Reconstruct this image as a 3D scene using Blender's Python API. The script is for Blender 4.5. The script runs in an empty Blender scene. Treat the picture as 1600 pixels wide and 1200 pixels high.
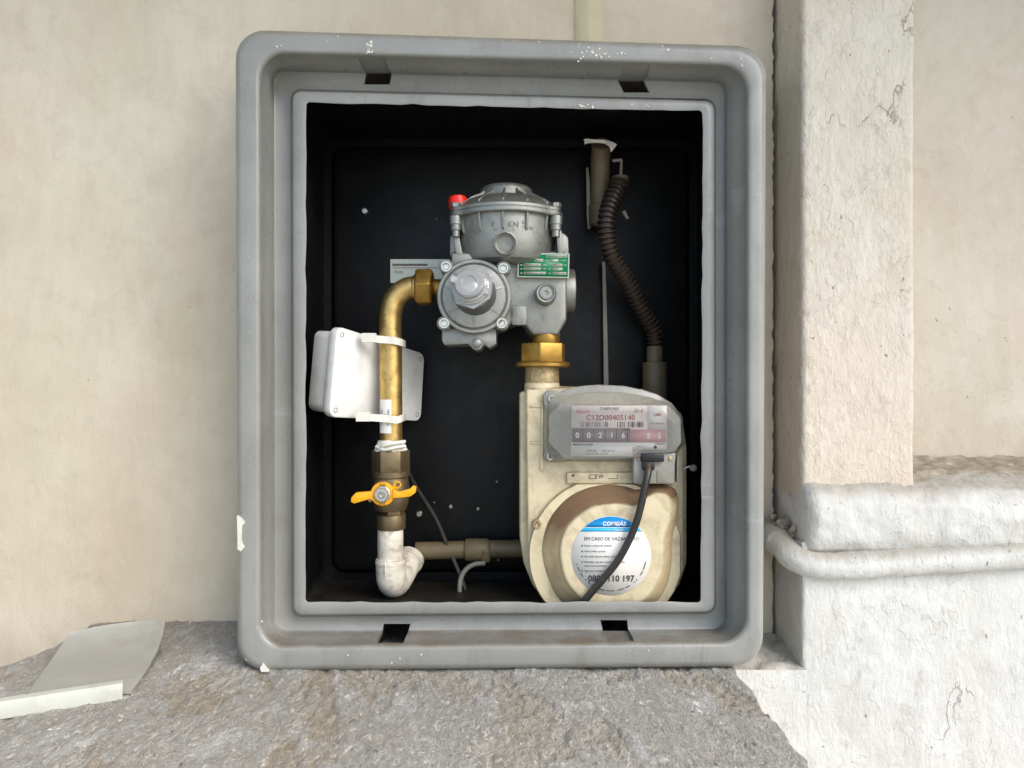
import bpy, bmesh, math, random
from mathutils import Vector, Matrix, noise
random.seed(7)
R = math.radians
SC = bpy.context.scene
COL = SC.collection
CAMD = 0.78          # metres from the lens to the front lip of the cabinet
F = 1155.0           # focal length in pixels of the 1600 px wide photograph

# ------------------------------------------------------------------ camera
cam_d = bpy.data.cameras.new("camera")
cam_d.sensor_width = 36.0
cam_d.lens = 36.0 * F / 1600.0
cam_d.clip_start = 0.02
cam_d.clip_end = 200
cam = bpy.data.objects.new("camera", cam_d)
cam.location = (0, -CAMD, 0)
cam.rotation_euler = (R(90), 0, 0)
COL.objects.link(cam)
SC.camera = cam
# ------------------------------------------------------------------ sky, sun, exposure
SUN_EL, SUN_AZ = 41.0, 134.0        # azimuth measured from +Y towards +X
world = bpy.data.worlds.new("World")
SC.world = world
world.use_nodes = True
wn = world.node_tree
sky = wn.nodes.new("ShaderNodeTexSky")
sky.sky_type = 'NISHITA'
sky.sun_disc = False
sky.sun_elevation = R(SUN_EL)
sky.sun_rotation = R(SUN_AZ)
sky.dust_density = 1.3
wn.links.new(sky.outputs[0], wn.nodes["Background"].inputs[0])
wn.nodes["Background"].inputs[1].default_value = 0.10
sd = bpy.data.lights.new("sun", 'SUN')
sd.energy = 1.5
sd.angle = R(46)
sd.color = (1.0, 0.97, 0.925)
sun = bpy.data.objects.new("sun", sd)
sdir = Vector((math.sin(R(SUN_AZ)) * math.cos(R(SUN_EL)), math.cos(R(SUN_AZ)) * math.cos(R(SUN_EL)), math.sin(R(SUN_EL))))
sun.rotation_euler = sdir.to_track_quat('Z', 'Y').to_euler()
sun.location = sdir * 5
COL.objects.link(sun)
SC.view_settings.view_transform = 'Standard'
SC.view_settings.look = 'None'
SC.view_settings.exposure = 1.42
SC.view_settings.gamma = 1.0

# ------------------------------------------------------------------ helpers
def W(px, py, Y):
    "a point of the photograph at a known distance behind the cabinet's lip"
    k = (Y + CAMD) / F
    return Vector(((px - 800) * k, Y, (600 - py) * k))

def S(Y):
    return (Y + CAMD) / F

def lin(h, k=1.0):
    h = h.lstrip('#')
    o = []
    for i in (0, 2, 4):
        c = int(h[i:i + 2], 16) / 255
        o.append((c / 12.92 if c <= .04045 else ((c + .055) / 1.055) ** 2.4) * k)
    return (o[0], o[1], o[2], 1.0)

class NT:
    def __init__(s, name):
        s.m = bpy.data.materials.new(name)
        s.m.use_nodes = True
        s.t = s.m.node_tree
        s.b = s.t.nodes["Principled BSDF"]
        s.tc = s.t.nodes.new("ShaderNodeTexCoord")
    def n(s, typ, **kw):
        x = s.t.nodes.new(typ)
        for k, v in kw.items():
            setattr(x, k, v)
        return x
    def l(s, a, b):
        s.t.links.new(a, b)
    def coords(s, scale=(1, 1, 1), rot=(0, 0, 0)):
        mp = s.n("ShaderNodeMapping")
        mp.inputs['Scale'].default_value = scale
        mp.inputs['Rotation'].default_value = rot
        s.l(s.tc.outputs['Object'], mp.inputs[0])
        return mp.outputs[0]
    def noise(s, scale, detail=6, rough=.6, stretch=(1, 1, 1), dist=0.0, rot=(0, 0, 0)):
        x = s.n("ShaderNodeTexNoise")
        x.inputs['Scale'].default_value = scale
        x.inputs['Detail'].default_value = detail
        x.inputs['Roughness'].default_value = rough
        x.inputs['Distortion'].default_value = dist
        s.l(s.coords(stretch, rot), x.inputs['Vector'])
        return x.outputs['Fac']
    def ramp(s, src, p0, p1, c0=(0, 0, 0, 1), c1=(1, 1, 1, 1)):
        x = s.n("ShaderNodeValToRGB")
        x.color_ramp.elements[0].position = p0
        x.color_ramp.elements[1].position = p1
        x.color_ramp.elements[0].color = c0
        x.color_ramp.elements[1].color = c1
        s.l(src, x.inputs[0])
        return x.outputs[0]
    def mix(s, fac, a, b):
        x = s.n("ShaderNodeMix", data_type='RGBA')
        for v, i in ((fac, 0), (a, 6), (b, 7)):
            if isinstance(v, (tuple, list)):
                x.inputs[i].default_value = v
            elif isinstance(v, (int, float)):
                x.inputs[i].default_value = v
            else:
                s.l(v, x.inputs[i])
        return x.outputs[2]
    def math(s, op, a, b=None):
        x = s.n("ShaderNodeMath", operation=op)
        for i, v in enumerate((a, b)):
            if v is None:
                continue
            if isinstance(v, (int, float)):
                x.inputs[i].default_value = v
            else:
                s.l(v, x.inputs[i])
        return x.outputs[0]
    def bump(s, src, strength, dist, prev=None):
        x = s.n("ShaderNodeBump")
        x.inputs['Strength'].default_value = strength
        x.inputs['Distance'].default_value = dist
        s.l(src, x.inputs['Height'])
        if prev is not None:
            s.l(prev, x.inputs['Normal'])
        return x.outputs[0]
    def up(s):
        g = s.n("ShaderNodeNewGeometry")
        x = s.n("ShaderNodeSeparateXYZ")
        s.l(g.outputs['Normal'], x.inputs[0])
        return x.outputs[2]
    def out(s, color=None, rough=None, metal=None, normal=None, spec=None):
        for k, v in (('Base Color', color), ('Roughness', rough), ('Metallic', metal), ('Normal', normal), ('Specular IOR Level', spec)):
            if v is None:
                continue
            if isinstance(v, (int, float, tuple)):
                s.b.inputs[k].default_value = v
            else:
                s.l(v, s.b.inputs[k])
        return s.m

def mat(name, c, rough=.5, metal=0.0, var=.12, vscale=60, bump=.0, bscale=400, dust=0.0, dustc='#8a7356', spec=None, grime=0.0, grimec='#3a2c1e', gth=.52):
    "a worn surface: tone varies a little, grime in blotches, dust on what faces up"
    t = NT(name)
    c = lin(c) if isinstance(c, str) else c
    lo = tuple(max(0, v * (1 - var)) for v in c[:3]) + (1,)
    hi = tuple(min(1, v * (1 + var)) for v in c[:3]) + (1,)
    cc = t.mix(t.ramp(t.noise(vscale, 5), .3, .7), lo, hi)
    if grime:
        g = t.ramp(t.noise(vscale * .8, 8, .7, dist=.6), gth, gth + .2)
        cc = t.mix(t.math('MULTIPLY', g, grime), cc, lin(grimec))
    if dust:
        u = t.ramp(t.up(), .15, .8)
        nn = t.ramp(t.noise(vscale * 1.5, 8, .7), .25, .6)
        cc = t.mix(t.math('MULTIPLY', t.math('MULTIPLY', u, nn), dust), cc, lin(dustc))
    rr = t.ramp(t.noise(vscale * 2, 4), .2, .8, (rough * .8,) * 3 + (1,), (min(1, rough * 1.25),) * 3 + (1,))
    nrm = t.bump(t.noise(bscale, 4), bump, .001) if bump else None
    return t.out(cc, rr, metal, nrm, spec)

class MB:
    "collects geometry, then links it as one mesh object"
    def __init__(s):
        s.v, s.f = [], []
    def add(s, verts, faces):
        o = len(s.v)
        s.v += [Vector(v) for v in verts]
        s.f += [tuple(i + o for i in f) for f in faces]
        return s
    def loft(s, loops, closed=True, cap0=True, cap1=True, ring=False):
        n = len(loops[0])
        vs = [p for lp in loops for p in lp]
        fs = []
        m = len(loops)
        for a in range(m if ring else m - 1):
            b = (a + 1) % m
            for i in range(n if closed else n - 1):
                j = (i + 1) % n
                fs.append((a * n + i, a * n + j, b * n + j, b * n + i))
        if not ring and closed:
            if cap0:
                fs.append(tuple(range(n))[::-1])
            if cap1:
                fs.append(tuple((m - 1) * n + i for i in range(n)))
        return s.add(vs, fs)
    def lathe(s, o, axis, prof, seg=40, phase=0.0, cap0=True, cap1=True):
        axis = Vector(axis).normalized()
        u = axis.orthogonal().normalized() if abs(axis.z) < .9 else Vector((1, 0, 0))
        u = (u - axis * u.dot(axis)).normalized()
        w = axis.cross(u)
        loops = []
        for r, h in prof:
            r = max(r, 1e-5)
            loops.append([Vector(o) + axis * h + (u * math.cos(phase + 2 * math.pi * i / seg) + w * math.sin(phase + 2 * math.pi * i / seg)) * r for i in range(seg)])
        return s.loft(loops, cap0=cap0, cap1=cap1)
    def tube(s, pts, rad, seg=14, sub=6, cap=True):
        pts = [Vector(p) for p in pts]
        P, Q = [], []
        rad = rad if isinstance(rad, (list, tuple)) else [rad] * len(pts)
        n = len(pts)
        for i in range(n - 1):
            p0, p1, p2, p3 = pts[max(i - 1, 0)], pts[i], pts[i + 1], pts[min(i + 2, n - 1)]
            for k in range(sub):
                t = k / sub
                P.append(.5 * ((2 * p1) + (p2 - p0) * t + (2 * p0 - 5 * p1 + 4 * p2 - p3) * t * t + (3 * p1 - p0 - 3 * p2 + p3) * t ** 3))
                Q.append(rad[i] * (1 - t) + rad[i + 1] * t)
        P.append(pts[-1]); Q.append(rad[-1])
        return s.rings(P, Q, seg, cap)
    def rings(s, P, Q, seg=14, cap=True):
        T = [(P[min(i + 1, len(P) - 1)] - P[max(i - 1, 0)]).normalized() for i in range(len(P))]
        u = T[0].orthogonal().normalized()
        loops = []
        for p, r, t in zip(P, Q, T):
            u = (u - t * u.dot(t)).normalized()
            w = t.cross(u)
            loops.append([p + (u * math.cos(2 * math.pi * i / seg) + w * math.sin(2 * math.pi * i / seg)) * r for i in range(seg)])
        return s.loft(loops, cap0=cap, cap1=cap)
    def box(s, c, size, rot=None):
        c = Vector(c)
        vs = []
        for dx in (-1, 1):
            for dy in (-1, 1):
                for dz in (-1, 1):
                    v = Vector((dx * size[0] / 2, dy * size[1] / 2, dz * size[2] / 2))
                    if rot is not None:
                        v = rot @ v
                    vs.append(c + v)
        return s.add(vs, [(0, 1, 3, 2), (4, 6, 7, 5), (0, 4, 5, 1), (2, 3, 7, 6), (0, 2, 6, 4), (1, 5, 7, 3)])
    def prism(s, poly, Y0, depth):
        "outline given in photograph pixels at depth Y0, carried back by depth"
        a = [W(x, y, Y0) for x, y in poly]
        b = [p + Vector((0, depth, 0)) for p in a]
        return s.loft([a, b])
    def rect(s, x0, y0, x1, y1, Y0, depth):
        return s.prism([(x0, y0), (x1, y0), (x1, y1), (x0, y1)], Y0, depth)
    def build(s, name, m, parent=None, bevel=0.0, seg=2, smooth=35, bang=30):
        me = bpy.data.meshes.new(name)
        base = Vector((0, 0, 0))
        q = parent
        while q is not None:
            base += q.location
            q = q.parent
        me.from_pydata([tuple(v - base) for v in s.v], [], s.f)
        bm = bmesh.new()
        bm.from_mesh(me)
        bmesh.ops.remove_doubles(bm, verts=bm.verts, dist=1e-6)
        bmesh.ops.recalc_face_normals(bm, faces=bm.faces)
        if bevel:
            es = [e for e in bm.edges if len(e.link_faces) == 2 and e.calc_face_angle(0) > R(bang)]
            bmesh.ops.bevel(bm, geom=es, offset=bevel, segments=seg, profile=.5, affect='EDGES', clamp_overlap=True)
        for f in bm.faces:
            f.smooth = True
        bm.to_mesh(me)
        bm.free()
        if smooth:
            me.set_sharp_from_angle(angle=R(smooth))
        me.materials.append(m)
        o = bpy.data.objects.new(name, me)
        COL.objects.link(o)
        if parent is not None:
            o.parent = parent
        return o

def tag(o, label, cat, group=None, kind=None):
    o['label'] = label
    if cat:
        o['category'] = cat
    if group:
        o['group'] = group
    if kind:
        o['kind'] = kind
    return o

def thing(name, label, cat, loc, group=None):
    o = bpy.data.objects.new(name, None)
    o.empty_display_size = .02
    COL.objects.link(o)
    o.location = loc
    return tag(o, label, cat, group)

def rquad(TL, TR, BR, BL, r, Y, nc=8, ns=30, jit=0.0, sd=0):
    cs = [Vector((*TL, 0)), Vector((*TR, 0)), Vector((*BR, 0)), Vector((*BL, 0))]
    out = []
    for i in range(4):
        c, p, q = cs[i], cs[i - 1], cs[(i + 1) % 4]
        u, v = (p - c).normalized(), (q - c).normalized()
        for k in range(nc + 1):
            a = math.pi / 2 * k / nc
            out.append(c + u * r * (1 - math.sin(a)) + v * r * (1 - math.cos(a)))
        e = c + v * r
        g = q - v * r
        for k in range(1, ns):
            out.append(e.lerp(g, k / ns))
    if jit:
        out = [p + Vector((noise.noise(p * .03 + Vector((sd, 0, 0))), noise.noise(p * .03 + Vector((0, sd, 9))), 0)) * jit
               + Vector((noise.noise(p * .2 + Vector((sd, 5, 0))), noise.noise(p * .2 + Vector((7, sd, 9))), 0)) * jit * .5 for p in out]
    return [W(p.x, p.y, Y) for p in out]

def inset(q, d):
    (a, b), (c, e), (f, g), (h, i) = q
    return ((a + d, b + d), (c - d, e + d), (f - d, g - d), (h + d, i - d))

def lettering(body, px, py, Y, h, m, parent, name='lettering', bold=0.0, squash=1.0, shear=0.0, rot=0.0, fn=None, thick=.00015, align='CENTER', space=1.0):
    "flat raised letters, capital height h pixels, centre at the pixel"
    k = S(Y)
    cu = bpy.data.curves.new(name, 'FONT')
    cu.body = body
    cu.align_x = align
    cu.align_y = 'CENTER'
    cu.size = h / .72 * k
    cu.offset = bold * cu.size
    cu.shear = shear
    cu.space_character = space
    cu.resolution_u = 3
    cu.extrude = 0
    ob = bpy.data.objects.new(name, cu)
    COL.objects.link(ob)
    bpy.context.view_layer.update()
    me = bpy.data.meshes.new_from_object(ob.evaluated_get(bpy.context.evaluated_depsgraph_get()))
    bpy.data.objects.remove(ob)
    c = W(px, py, Y)
    b = MB()
    vs = []
    cr, sr = math.cos(rot), math.sin(rot)
    for v in me.vertices:
        x, z = v.co.x * squash, v.co.y
        x, z = x * cr - z * sr, x * sr + z * cr
        vs.append(fn(x, z) if fn else c + Vector((x, 0, z)))
    b.add(vs, [tuple(p.vertices) for p in me.polygons])
    bpy.data.meshes.remove(me)
    return b.build(name, m, parent, smooth=0)

def fbm(p, oct=4, lac=2.1, g=.5):
    a, s = 1.0, 0.0
    for _ in range(oct):
        s += a * noise.noise(p)
        p = p * lac
        a *= g
    return s

# ------------------------------------------------------------------ materials
def plaster(name, base, stain, rough_b, brush=(1, 1, 1), fine=.5, stain_amt=.5, chips=.70, crack=0.0, peel=.6, grit=0.0, hues=('#c6c6ae', '#cfbfae'), grime=.0):
    t = NT(name)
    s1 = t.ramp(t.noise(2.2, 6, .6, dist=.4), .38, .66)
    s2 = t.ramp(t.noise(14, 8, .7, dist=.8), .5, .75)
    c = t.mix(t.math('MULTIPLY', s1, stain_amt), lin(base), lin(stain))
    c = t.mix(t.math('MULTIPLY', s2, stain_amt * .5), c, lin(stain, .8))
    hue = t.ramp(t.noise(2.4, 4, .55, rot=(.4, 1, 2)), .38, .62)
    c = t.mix(.30, c, t.mix(hue, lin(hues[0]), lin(hues[1])))
    # layers of old paint: islands with crisp edges
    isl = t.noise(16, 7, .62, stretch=(1, 1, .7), dist=.35)
    step = t.ramp(isl, .535, .548)
    isl2 = t.ramp(t.noise(34, 7, .66, dist=.5, rot=(1, .3, .8)), .60, .612)
    c = t.mix(t.math('MULTIPLY', step, .10 * peel), c, lin('#f2efe8'))
    c = t.mix(t.math('MULTIPLY', isl2, .22 * peel), c, lin(stain, .85))
    streak = t.ramp(t.noise(60, 5, .6, stretch=brush), .35, .7)
    c = t.mix(t.math('MULTIPLY', streak, .12), c, lin(stain, .85))
    if grime:
        ws = t.ramp(t.noise(11, 6, .6, stretch=(1, 1, .07), dist=.2), .55, .75)
        c = t.mix(t.math('MULTIPLY', ws, min(.4, grime * .7)), c, lin('#a2937a'))
        gm_ = t.ramp(t.noise(7, 9, .75, stretch=(1, 1, .5), dist=.6), .50, .70)
        c = t.mix(t.math('MULTIPLY', gm_, grime), c, lin('#8c7f6b'))
        up_ = t.ramp(t.up(), .25, .8)
        c = t.mix(t.math('MULTIPLY', up_, min(1, grime * 1.6)), c, lin('#857863'))
    if chips:
        sp = t.ramp(t.noise(95, 4, .6, stretch=(1, 1, .8)), chips, chips + .02)
        c = t.mix(t.math('MULTIPLY', sp, .6), c, lin('#4a3b2b'))
    n = t.bump(t.noise(9, 4, .5), .35 * rough_b, .01)
    n = t.bump(step, .55 * peel, .0012, n)
    n = t.bump(isl2, .5 * peel, -.0010, n)
    n = t.bump(t.noise(60, 6, .65, stretch=brush), .5 * rough_b, .002, n)
    if grit:
        g1 = t.ramp(t.noise(150, 5, .7, stretch=(1, 1, .45), dist=.3), .42, .62)
        n = t.bump(g1, grit, .0022, n)
    n = t.bump(t.noise(420, 4, .6), fine * rough_b, .0006, n)
    if crack:
        v = t.n("ShaderNodeTexVoronoi", feature='DISTANCE_TO_EDGE')
        v.inputs['Scale'].default_value = 9
        wp = t.n("ShaderNodeTexNoise")
        wp.inputs['Scale'].default_value = 22
        wp.inputs['Detail'].default_value = 6
        t.l(t.coords((1, 1, .55)), wp.inputs['Vector'])
        ad = t.n("ShaderNodeVectorMath", operation='MULTIPLY_ADD')
        t.l(wp.outputs['Color'], ad.inputs[0])
        ad.inputs[1].default_value = (.11, .11, .11)
        t.l(t.coords((1, 1, .55)), ad.inputs[2])
        t.l(ad.outputs[0], v.inputs['Vector'])
        ln = t.ramp(v.outputs['Distance'], .003, .009, (1, 1, 1, 1), (0, 0, 0, 1))
        mk = t.ramp(t.noise(8, 3, .5, rot=(2, 1, 0)), .60, .64)
        lk = t.math('MULTIPLY', ln, mk)
        c = t.mix(t.math('MULTIPLY', lk, crack), c, lin('#4f4435'))
        n = t.bump(lk, .8, -.0015, n)
    return t.out(c, .75, 0, n, .3)

M = {}
M['wall'] = plaster('cream_wall_paint', '#e0d6c3', '#b8a68b', 1.2, (1, 1, .35), stain_amt=.66, peel=.4, grime=.14, chips=.735, hues=('#d0c9aa', '#d8bca4'))
M['pillar'] = plaster('off_white_rough_paint', '#d8d0c2', '#c2b093', 1.0, (1, 1, .4), fine=.8, stain_amt=.42, crack=.45, peel=.9, grit=.45, hues=('#d4d0bf', '#dcc4ae'))
M['white'] = plaster('white_thick_paint', '#d8d7d2', '#b8b1a2', 1.2, (1, 1, .5), stain_amt=.30, crack=.35, peel=.9, grit=.35, hues=('#cdd0cc', '#d0cdc8'), grime=.30, chips=.68)
M['recess'] = plaster('recess_wall_paint', '#d2c8b7', '#ab9a80', 1.0, (1, 1, .6), stain_amt=.45, peel=.5, grime=.15, hues=('#cfccba', '#d4c2b0'))

def mk_mortar():
    t = NT('rough_mortar')
    at = t.n("ShaderNodeAttribute", attribute_name='layer')
    sq = (1, .45, 1)
    a = t.ramp(t.noise(5, 6, .6, stretch=sq, dist=.5), .36, .62)
    c = t.mix(a, lin('#d8cdbb'), lin('#e2ded6'))
    gx = t.n("ShaderNodeSeparateXYZ")
    t.l(t.tc.outputs['Object'], gx.inputs[0])
    b = t.ramp(t.math('ADD', gx.outputs[0], t.math('MULTIPLY', t.noise(6, 4), .5)), -.25, .30)
    c = t.mix(t.math('MULTIPLY', t.math('SUBTRACT', 1.0, b), .6), c, lin('#cdbda4'))
    c = t.mix(t.math('MULTIPLY', at.outputs['Fac'], .75), c, lin('#e0ded8'))
    g = t.ramp(t.noise(140, 6, .75, stretch=sq, dist=.3), .40, .64)
    c = t.mix(t.math('MULTIPLY', t.math('SUBTRACT', 1.0, g), .5), c, lin('#978a76'))
    c = t.mix(t.math('MULTIPLY', t.ramp(t.noise(24, 8, .72, stretch=sq, dist=.4), .54, .62), .65), c, lin('#e8e6e1'))
    c = t.mix(t.math('MULTIPLY', t.ramp(t.noise(90, 4, .6, stretch=sq, rot=(0, 0, 1)), .70, .73), .7), c, lin('#5a4d3e'))
    n = t.bump(g, 1.0, .0045)
    n = t.bump(t.ramp(t.noise(260, 4, .7, stretch=sq), .4, .65), .7, .0014, n)
    n = t.bump(t.noise(700, 3, .6, stretch=sq), .5, .0007, n)
    return t.out(c, .9, 0, n, .2)
M['mortar'] = mk_mortar()
M['dirt'] = mat('crumbled_dirt', '#9a907f', .95, var=.4, vscale=90, bump=.8, bscale=200)

def mk_grey():
    t = NT('weathered_grey_plastic')
    c = t.mix(t.ramp(t.noise(9, 6, .6), .3, .7), lin('#85857f'), lin('#96958f'))
    sc = t.ramp(t.noise(22, 9, .78, stretch=(1, 1, .4), dist=.6), .50, .74)
    c = t.mix(t.math('MULTIPLY', sc, .42), c, lin('#655d52'))
    s3 = t.ramp(t.noise(18, 7, .7, stretch=(.12, 1, 1), rot=(0, .2, 0)), .60, .66)
    c = t.mix(t.math('MULTIPLY', s3, .25), c, lin('#b5b6b4'))
    s4 = t.ramp(t.noise(30, 7, .7, stretch=(1, 1, .08), rot=(0, .1, 0)), .62, .68)
    c = t.mix(t.math('MULTIPLY', s4, .3), c, lin('#5b5a57'))
    u = t.ramp(t.up(), .35, .9)
    d = t.ramp(t.noise(30, 8, .7), .3, .62)
    c = t.mix(t.math('MULTIPLY', t.math('MULTIPLY', u, d), .7), c, lin('#6b5c49'))
    sp = t.ramp(t.noise(170, 4, .6), .70, .74)
    c = t.mix(t.math('MULTIPLY', sp, .6), c, lin('#3c342b'))
    wf = t.ramp(t.noise(240, 4, .6, rot=(1, 2, 3)), .74, .76)
    c = t.mix(t.math('MULTIPLY', wf, .8), c, lin('#d8d2c4'))
    r = t.ramp(t.noise(40, 5), .25, .75, (.24,) * 3 + (1,), (.42,) * 3 + (1,))
    n = t.bump(t.noise(18, 4), .12, .004)
    n = t.bump(t.noise(600, 3), .15, .0004, n)
    return t.out(c, r, 0, n, .5)
M['grey'] = mk_grey()
M['black'] = mat('black_plastic_sheet', '#08090a', .48, var=.25, vscale=25, bump=.15, bscale=300, grime=.3, grimec='#26221d', spec=.28, dust=.5, dustc='#3b362e')
M['alu'] = mat('cast_aluminium', '#94948d', .42, .72, var=.15, vscale=50, bump=.4, bscale=900, grime=.45, grimec='#45403a', dust=.4, dustc='#7b6c54')
M['steel'] = mat('bright_steel', '#c9c7bf', .28, .9, var=.12, vscale=200)
M['brass'] = mat('yellow_brass', '#a5813c', .38, .75, var=.2, vscale=80, grime=.4, grimec='#5a3c14')
M['copper'] = mat('stained_copper_brass', '#c9a868', .33, .85, var=.25, vscale=70, bump=.3, bscale=500, grime=.5, grimec='#6b4a22')
M['galv'] = mat('spotted_zinc', '#b09a72', .5, .55, var=.35, vscale=260, bump=.5, bscale=500, grime=.5)
M['valve'] = mat('dull_nickel_brass', '#7c6c50', .42, .7, var=.2, vscale=60, grime=.4, dust=.3)
M['yellow'] = mat('yellow_painted_handle', '#efa80e', .42, var=.14, vscale=90, grime=.35)
M['whitepipe'] = mat('dirty_white_pipe_paint', '#d6cfbf', .45, var=.1, vscale=70, grime=.7, grimec='#80684b', gth=.47, bump=.3, bscale=250)
M['tape'] = mat('white_thread_tape', '#e2ded2', .6, var=.08, vscale=120, bump=.8, bscale=200)
M['whitebox'] = mat('white_junction_plastic', '#e6e4df', .42, var=.05, vscale=40, grime=.28, grimec='#8a7a66')
M['tie'] = mat('natural_nylon', '#dcd8cc', .45, var=.05)
M['cream'] = mat('cream_meter_paint', '#d4c5a2', .42, var=.07, vscale=40, bump=.12, bscale=500, grime=.55, grimec='#8a7352', gth=.47, dust=.95, dustc='#7a6248')
def mk_dusty():
    t = NT('dust_laden_cream_paint')
    u = t.ramp(t.up(), -.45, .32)
    n1 = t.ramp(t.noise(70, 8, .72, dist=.5), .25, .7)
    c = t.mix(u, lin('#d0bb92'), lin('#7b6148'))
    c = t.mix(t.math('MULTIPLY', n1, .35), c, lin('#5d4733'))
    return t.out(c, .75, 0, t.bump(t.noise(300, 5), .3, .0008), .3)
M['dusty'] = mk_dusty()
M['counter'] = mat('smoky_grey_plastic', '#8f8c83', .26, var=.08, vscale=50, dust=.35, dustc='#b0a48e')
M['plate'] = mat('index_plate_paper', '#e3d6cd', .5, var=.05, vscale=120)
M['paper'] = mat('white_sticker', '#e8e3db', .45, var=.03, vscale=60)
M['band'] = mat('reading_band', '#978a86', .5, var=.08)
M['redband'] = mat('red_decimal_band', '#d8a8a6', .5, var=.05)
M['ink'] = mat('black_ink', '#161616', .6, var=.0)
M['greyink'] = mat('grey_ink', '#6a5d58', .6, var=.0)
M['redink'] = mat('red_ink', '#a33a34', .6, var=.0)
M['whiteink'] = mat('white_ink', '#f0eeea', .5, var=.0)
M['blue'] = mat('blue_print', '#0a86c8', .4, var=.03)
M['cyan'] = mat('light_blue_print', '#2fb0e0', .4, var=.03)
M['green'] = mat('green_print', '#0d7a4a', .4, var=.08, vscale=200)
M['platesilver'] = mat('silver_print', '#b9bcae', .4, .3, var=.08, vscale=300)
M['red'] = mat('red_plastic_cap', '#e8250c', .35, var=.05)
M['cable'] = mat('black_cable_sheath', '#24221f', .4, var=.15, vscale=90, dust=.4)
M['plugblack'] = mat('black_plug_plastic', '#121212', .4, var=.1)
M['greycable'] = mat('dusty_grey_cable', '#6d6a62', .5, var=.15, vscale=90)
M['hose'] = mat('brown_corrugated_plastic', '#2b2019', .45, var=.2, vscale=60, dust=.4, dustc='#7a6a52')
M['oldpipe'] = mat('old_beige_pipe_paint', '#6a5d43', .5, var=.15, vscale=50, grime=.4)
M['strip'] = mat('pale_plastic_strip', '#8d867a', .5, var=.1)
M['fleck'] = mat('paint_splash', '#d6d1c4', .6, var=.12, vscale=300)
M['dullfleck'] = mat('faded_splash', '#a8a59b', .7, var=.2, vscale=200)
M['sheet'] = mat('dull_grey_pvc', '#9c9c95', .38, var=.12, vscale=18, grime=.5, grimec='#7d7263', dust=.3, dustc='#8d8271')
M['rolled'] = mat('pale_pvc_edge', '#b3b3a8', .4, var=.1, vscale=30, grime=.45, grimec='#8d8271')
M['concrete'] = mat('pale_concrete', '#bcbab4', .9, var=.1, vscale=3, bump=.4, bscale=60)
M['conduit'] = mat('yellowed_conduit_paint', '#c8bd9c', .55, var=.06, vscale=40)

def clear(name, tint, gloss, milky=0.0):
    t = NT(name)
    tr = t.n("ShaderNodeBsdfTransparent")
    tr.inputs[0].default_value = tint
    gl = t.n("ShaderNodeBsdfGlossy")
    gl.inputs['Roughness'].default_value = .04
    gl.inputs['Color'].default_value = (1, 1, 1, 1)
    fr = t.n("ShaderNodeFresnel")
    fr.inputs[0].default_value = 1.45
    mx = t.n("ShaderNodeMixShader")
    t.l(t.math('MULTIPLY', t.math('ADD', fr.outputs[0], gloss), 1.0), mx.inputs[0])
    t.l(tr.outputs[0], mx.inputs[1])
    t.l(gl.outputs[0], mx.inputs[2])
    if milky:
        df = t.n("ShaderNodeBsdfDiffuse")
        df.inputs[0].default_value = (.75, .74, .70, 1)
        m2 = t.n("ShaderNodeMixShader")
        m2.inputs[0].default_value = milky
        t.l(mx.outputs[0], m2.inputs[1])
        t.l(df.outputs[0], m2.inputs[2])
        mx = m2
    t.l(mx.outputs[0], t.t.nodes["Material Output"].inputs[0])
    return t.m
M['clear'] = clear('clear_plastic', (.985, .98, .97, 1), .02)
M['clearcap'] = clear('clear_cap_plastic', (.9, .9, .87, 1), .06, .38)

# ================================================================== SETTING
LEDGE_Z = -.306
WALL_Y = .17
# ---- ground far below and round about
g = MB()
g.add([(-40, -40, -.86), (40, -40, -.86), (40, 40, -.86), (-40, 40, -.86)], [(0, 1, 2, 3)])
o = g.build('ground', M['concrete'])
o['kind'] = 'structure'

# ---- unseen slab overhead, added to shade the top of the wall
g = MB()
g.box((0, -.27, 1.06), (8, .86, .12))
o = g.build('added_shade_slab', M['concrete'])
o['kind'] = 'structure'

# ---- cream wall with an opening for the cabinet
def frange(a, b, st):
    n = max(1, round((b - a) / st))
    return [a + (b - a) * i / n for i in range(n + 1)]
HX0, HX1, HZ0, HZ1 = -.262, .258, -.272, .336
xs = [-4, -2.4, -1.4, -1.0] + frange(-.85, HX0, .012) + frange(HX0, HX1, .03)[1:] + frange(HX1, .336, .008)[1:]
zs = [-.86, -.6] + frange(-.42, HZ0, .009) + frange(HZ0, HZ1, .005)[1:] + frange(HZ1, .62, .005)[1:] + [1.0, 1.6, 2.4]
b = MB()
vs, fs = [], []
for j, z in enumerate(zs):
    for i, x in enumerate(xs):
        p = Vector((x, WALL_Y, z))
        y = WALL_Y + .0016 * fbm(p * 7, 4) if -.9 < x and -.5 < z < .7 else WALL_Y
        if i == len(xs) - 1:
            x += .0022 * noise.noise(Vector((z * 70, 0, 0))) + .0020 * noise.noise(Vector((z * 170, 3, 0))) + .0012 * noise.noise(Vector((z * 420, 9, 0)))
            y += .002
        vs.append((x, y, z))
n = len(xs)
for j in range(len(zs) - 1):
    for i in range(n - 1):
        if HX0 - 1e-6 <= xs[i] and xs[i + 1] <= HX1 + 1e-6 and HZ0 - 1e-6 <= zs[j] and zs[j + 1] <= HZ1 + 1e-6:
            continue
        fs.append((j * n + i, j * n + i + 1, (j + 1) * n + i + 1, (j + 1) * n + i))
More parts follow.
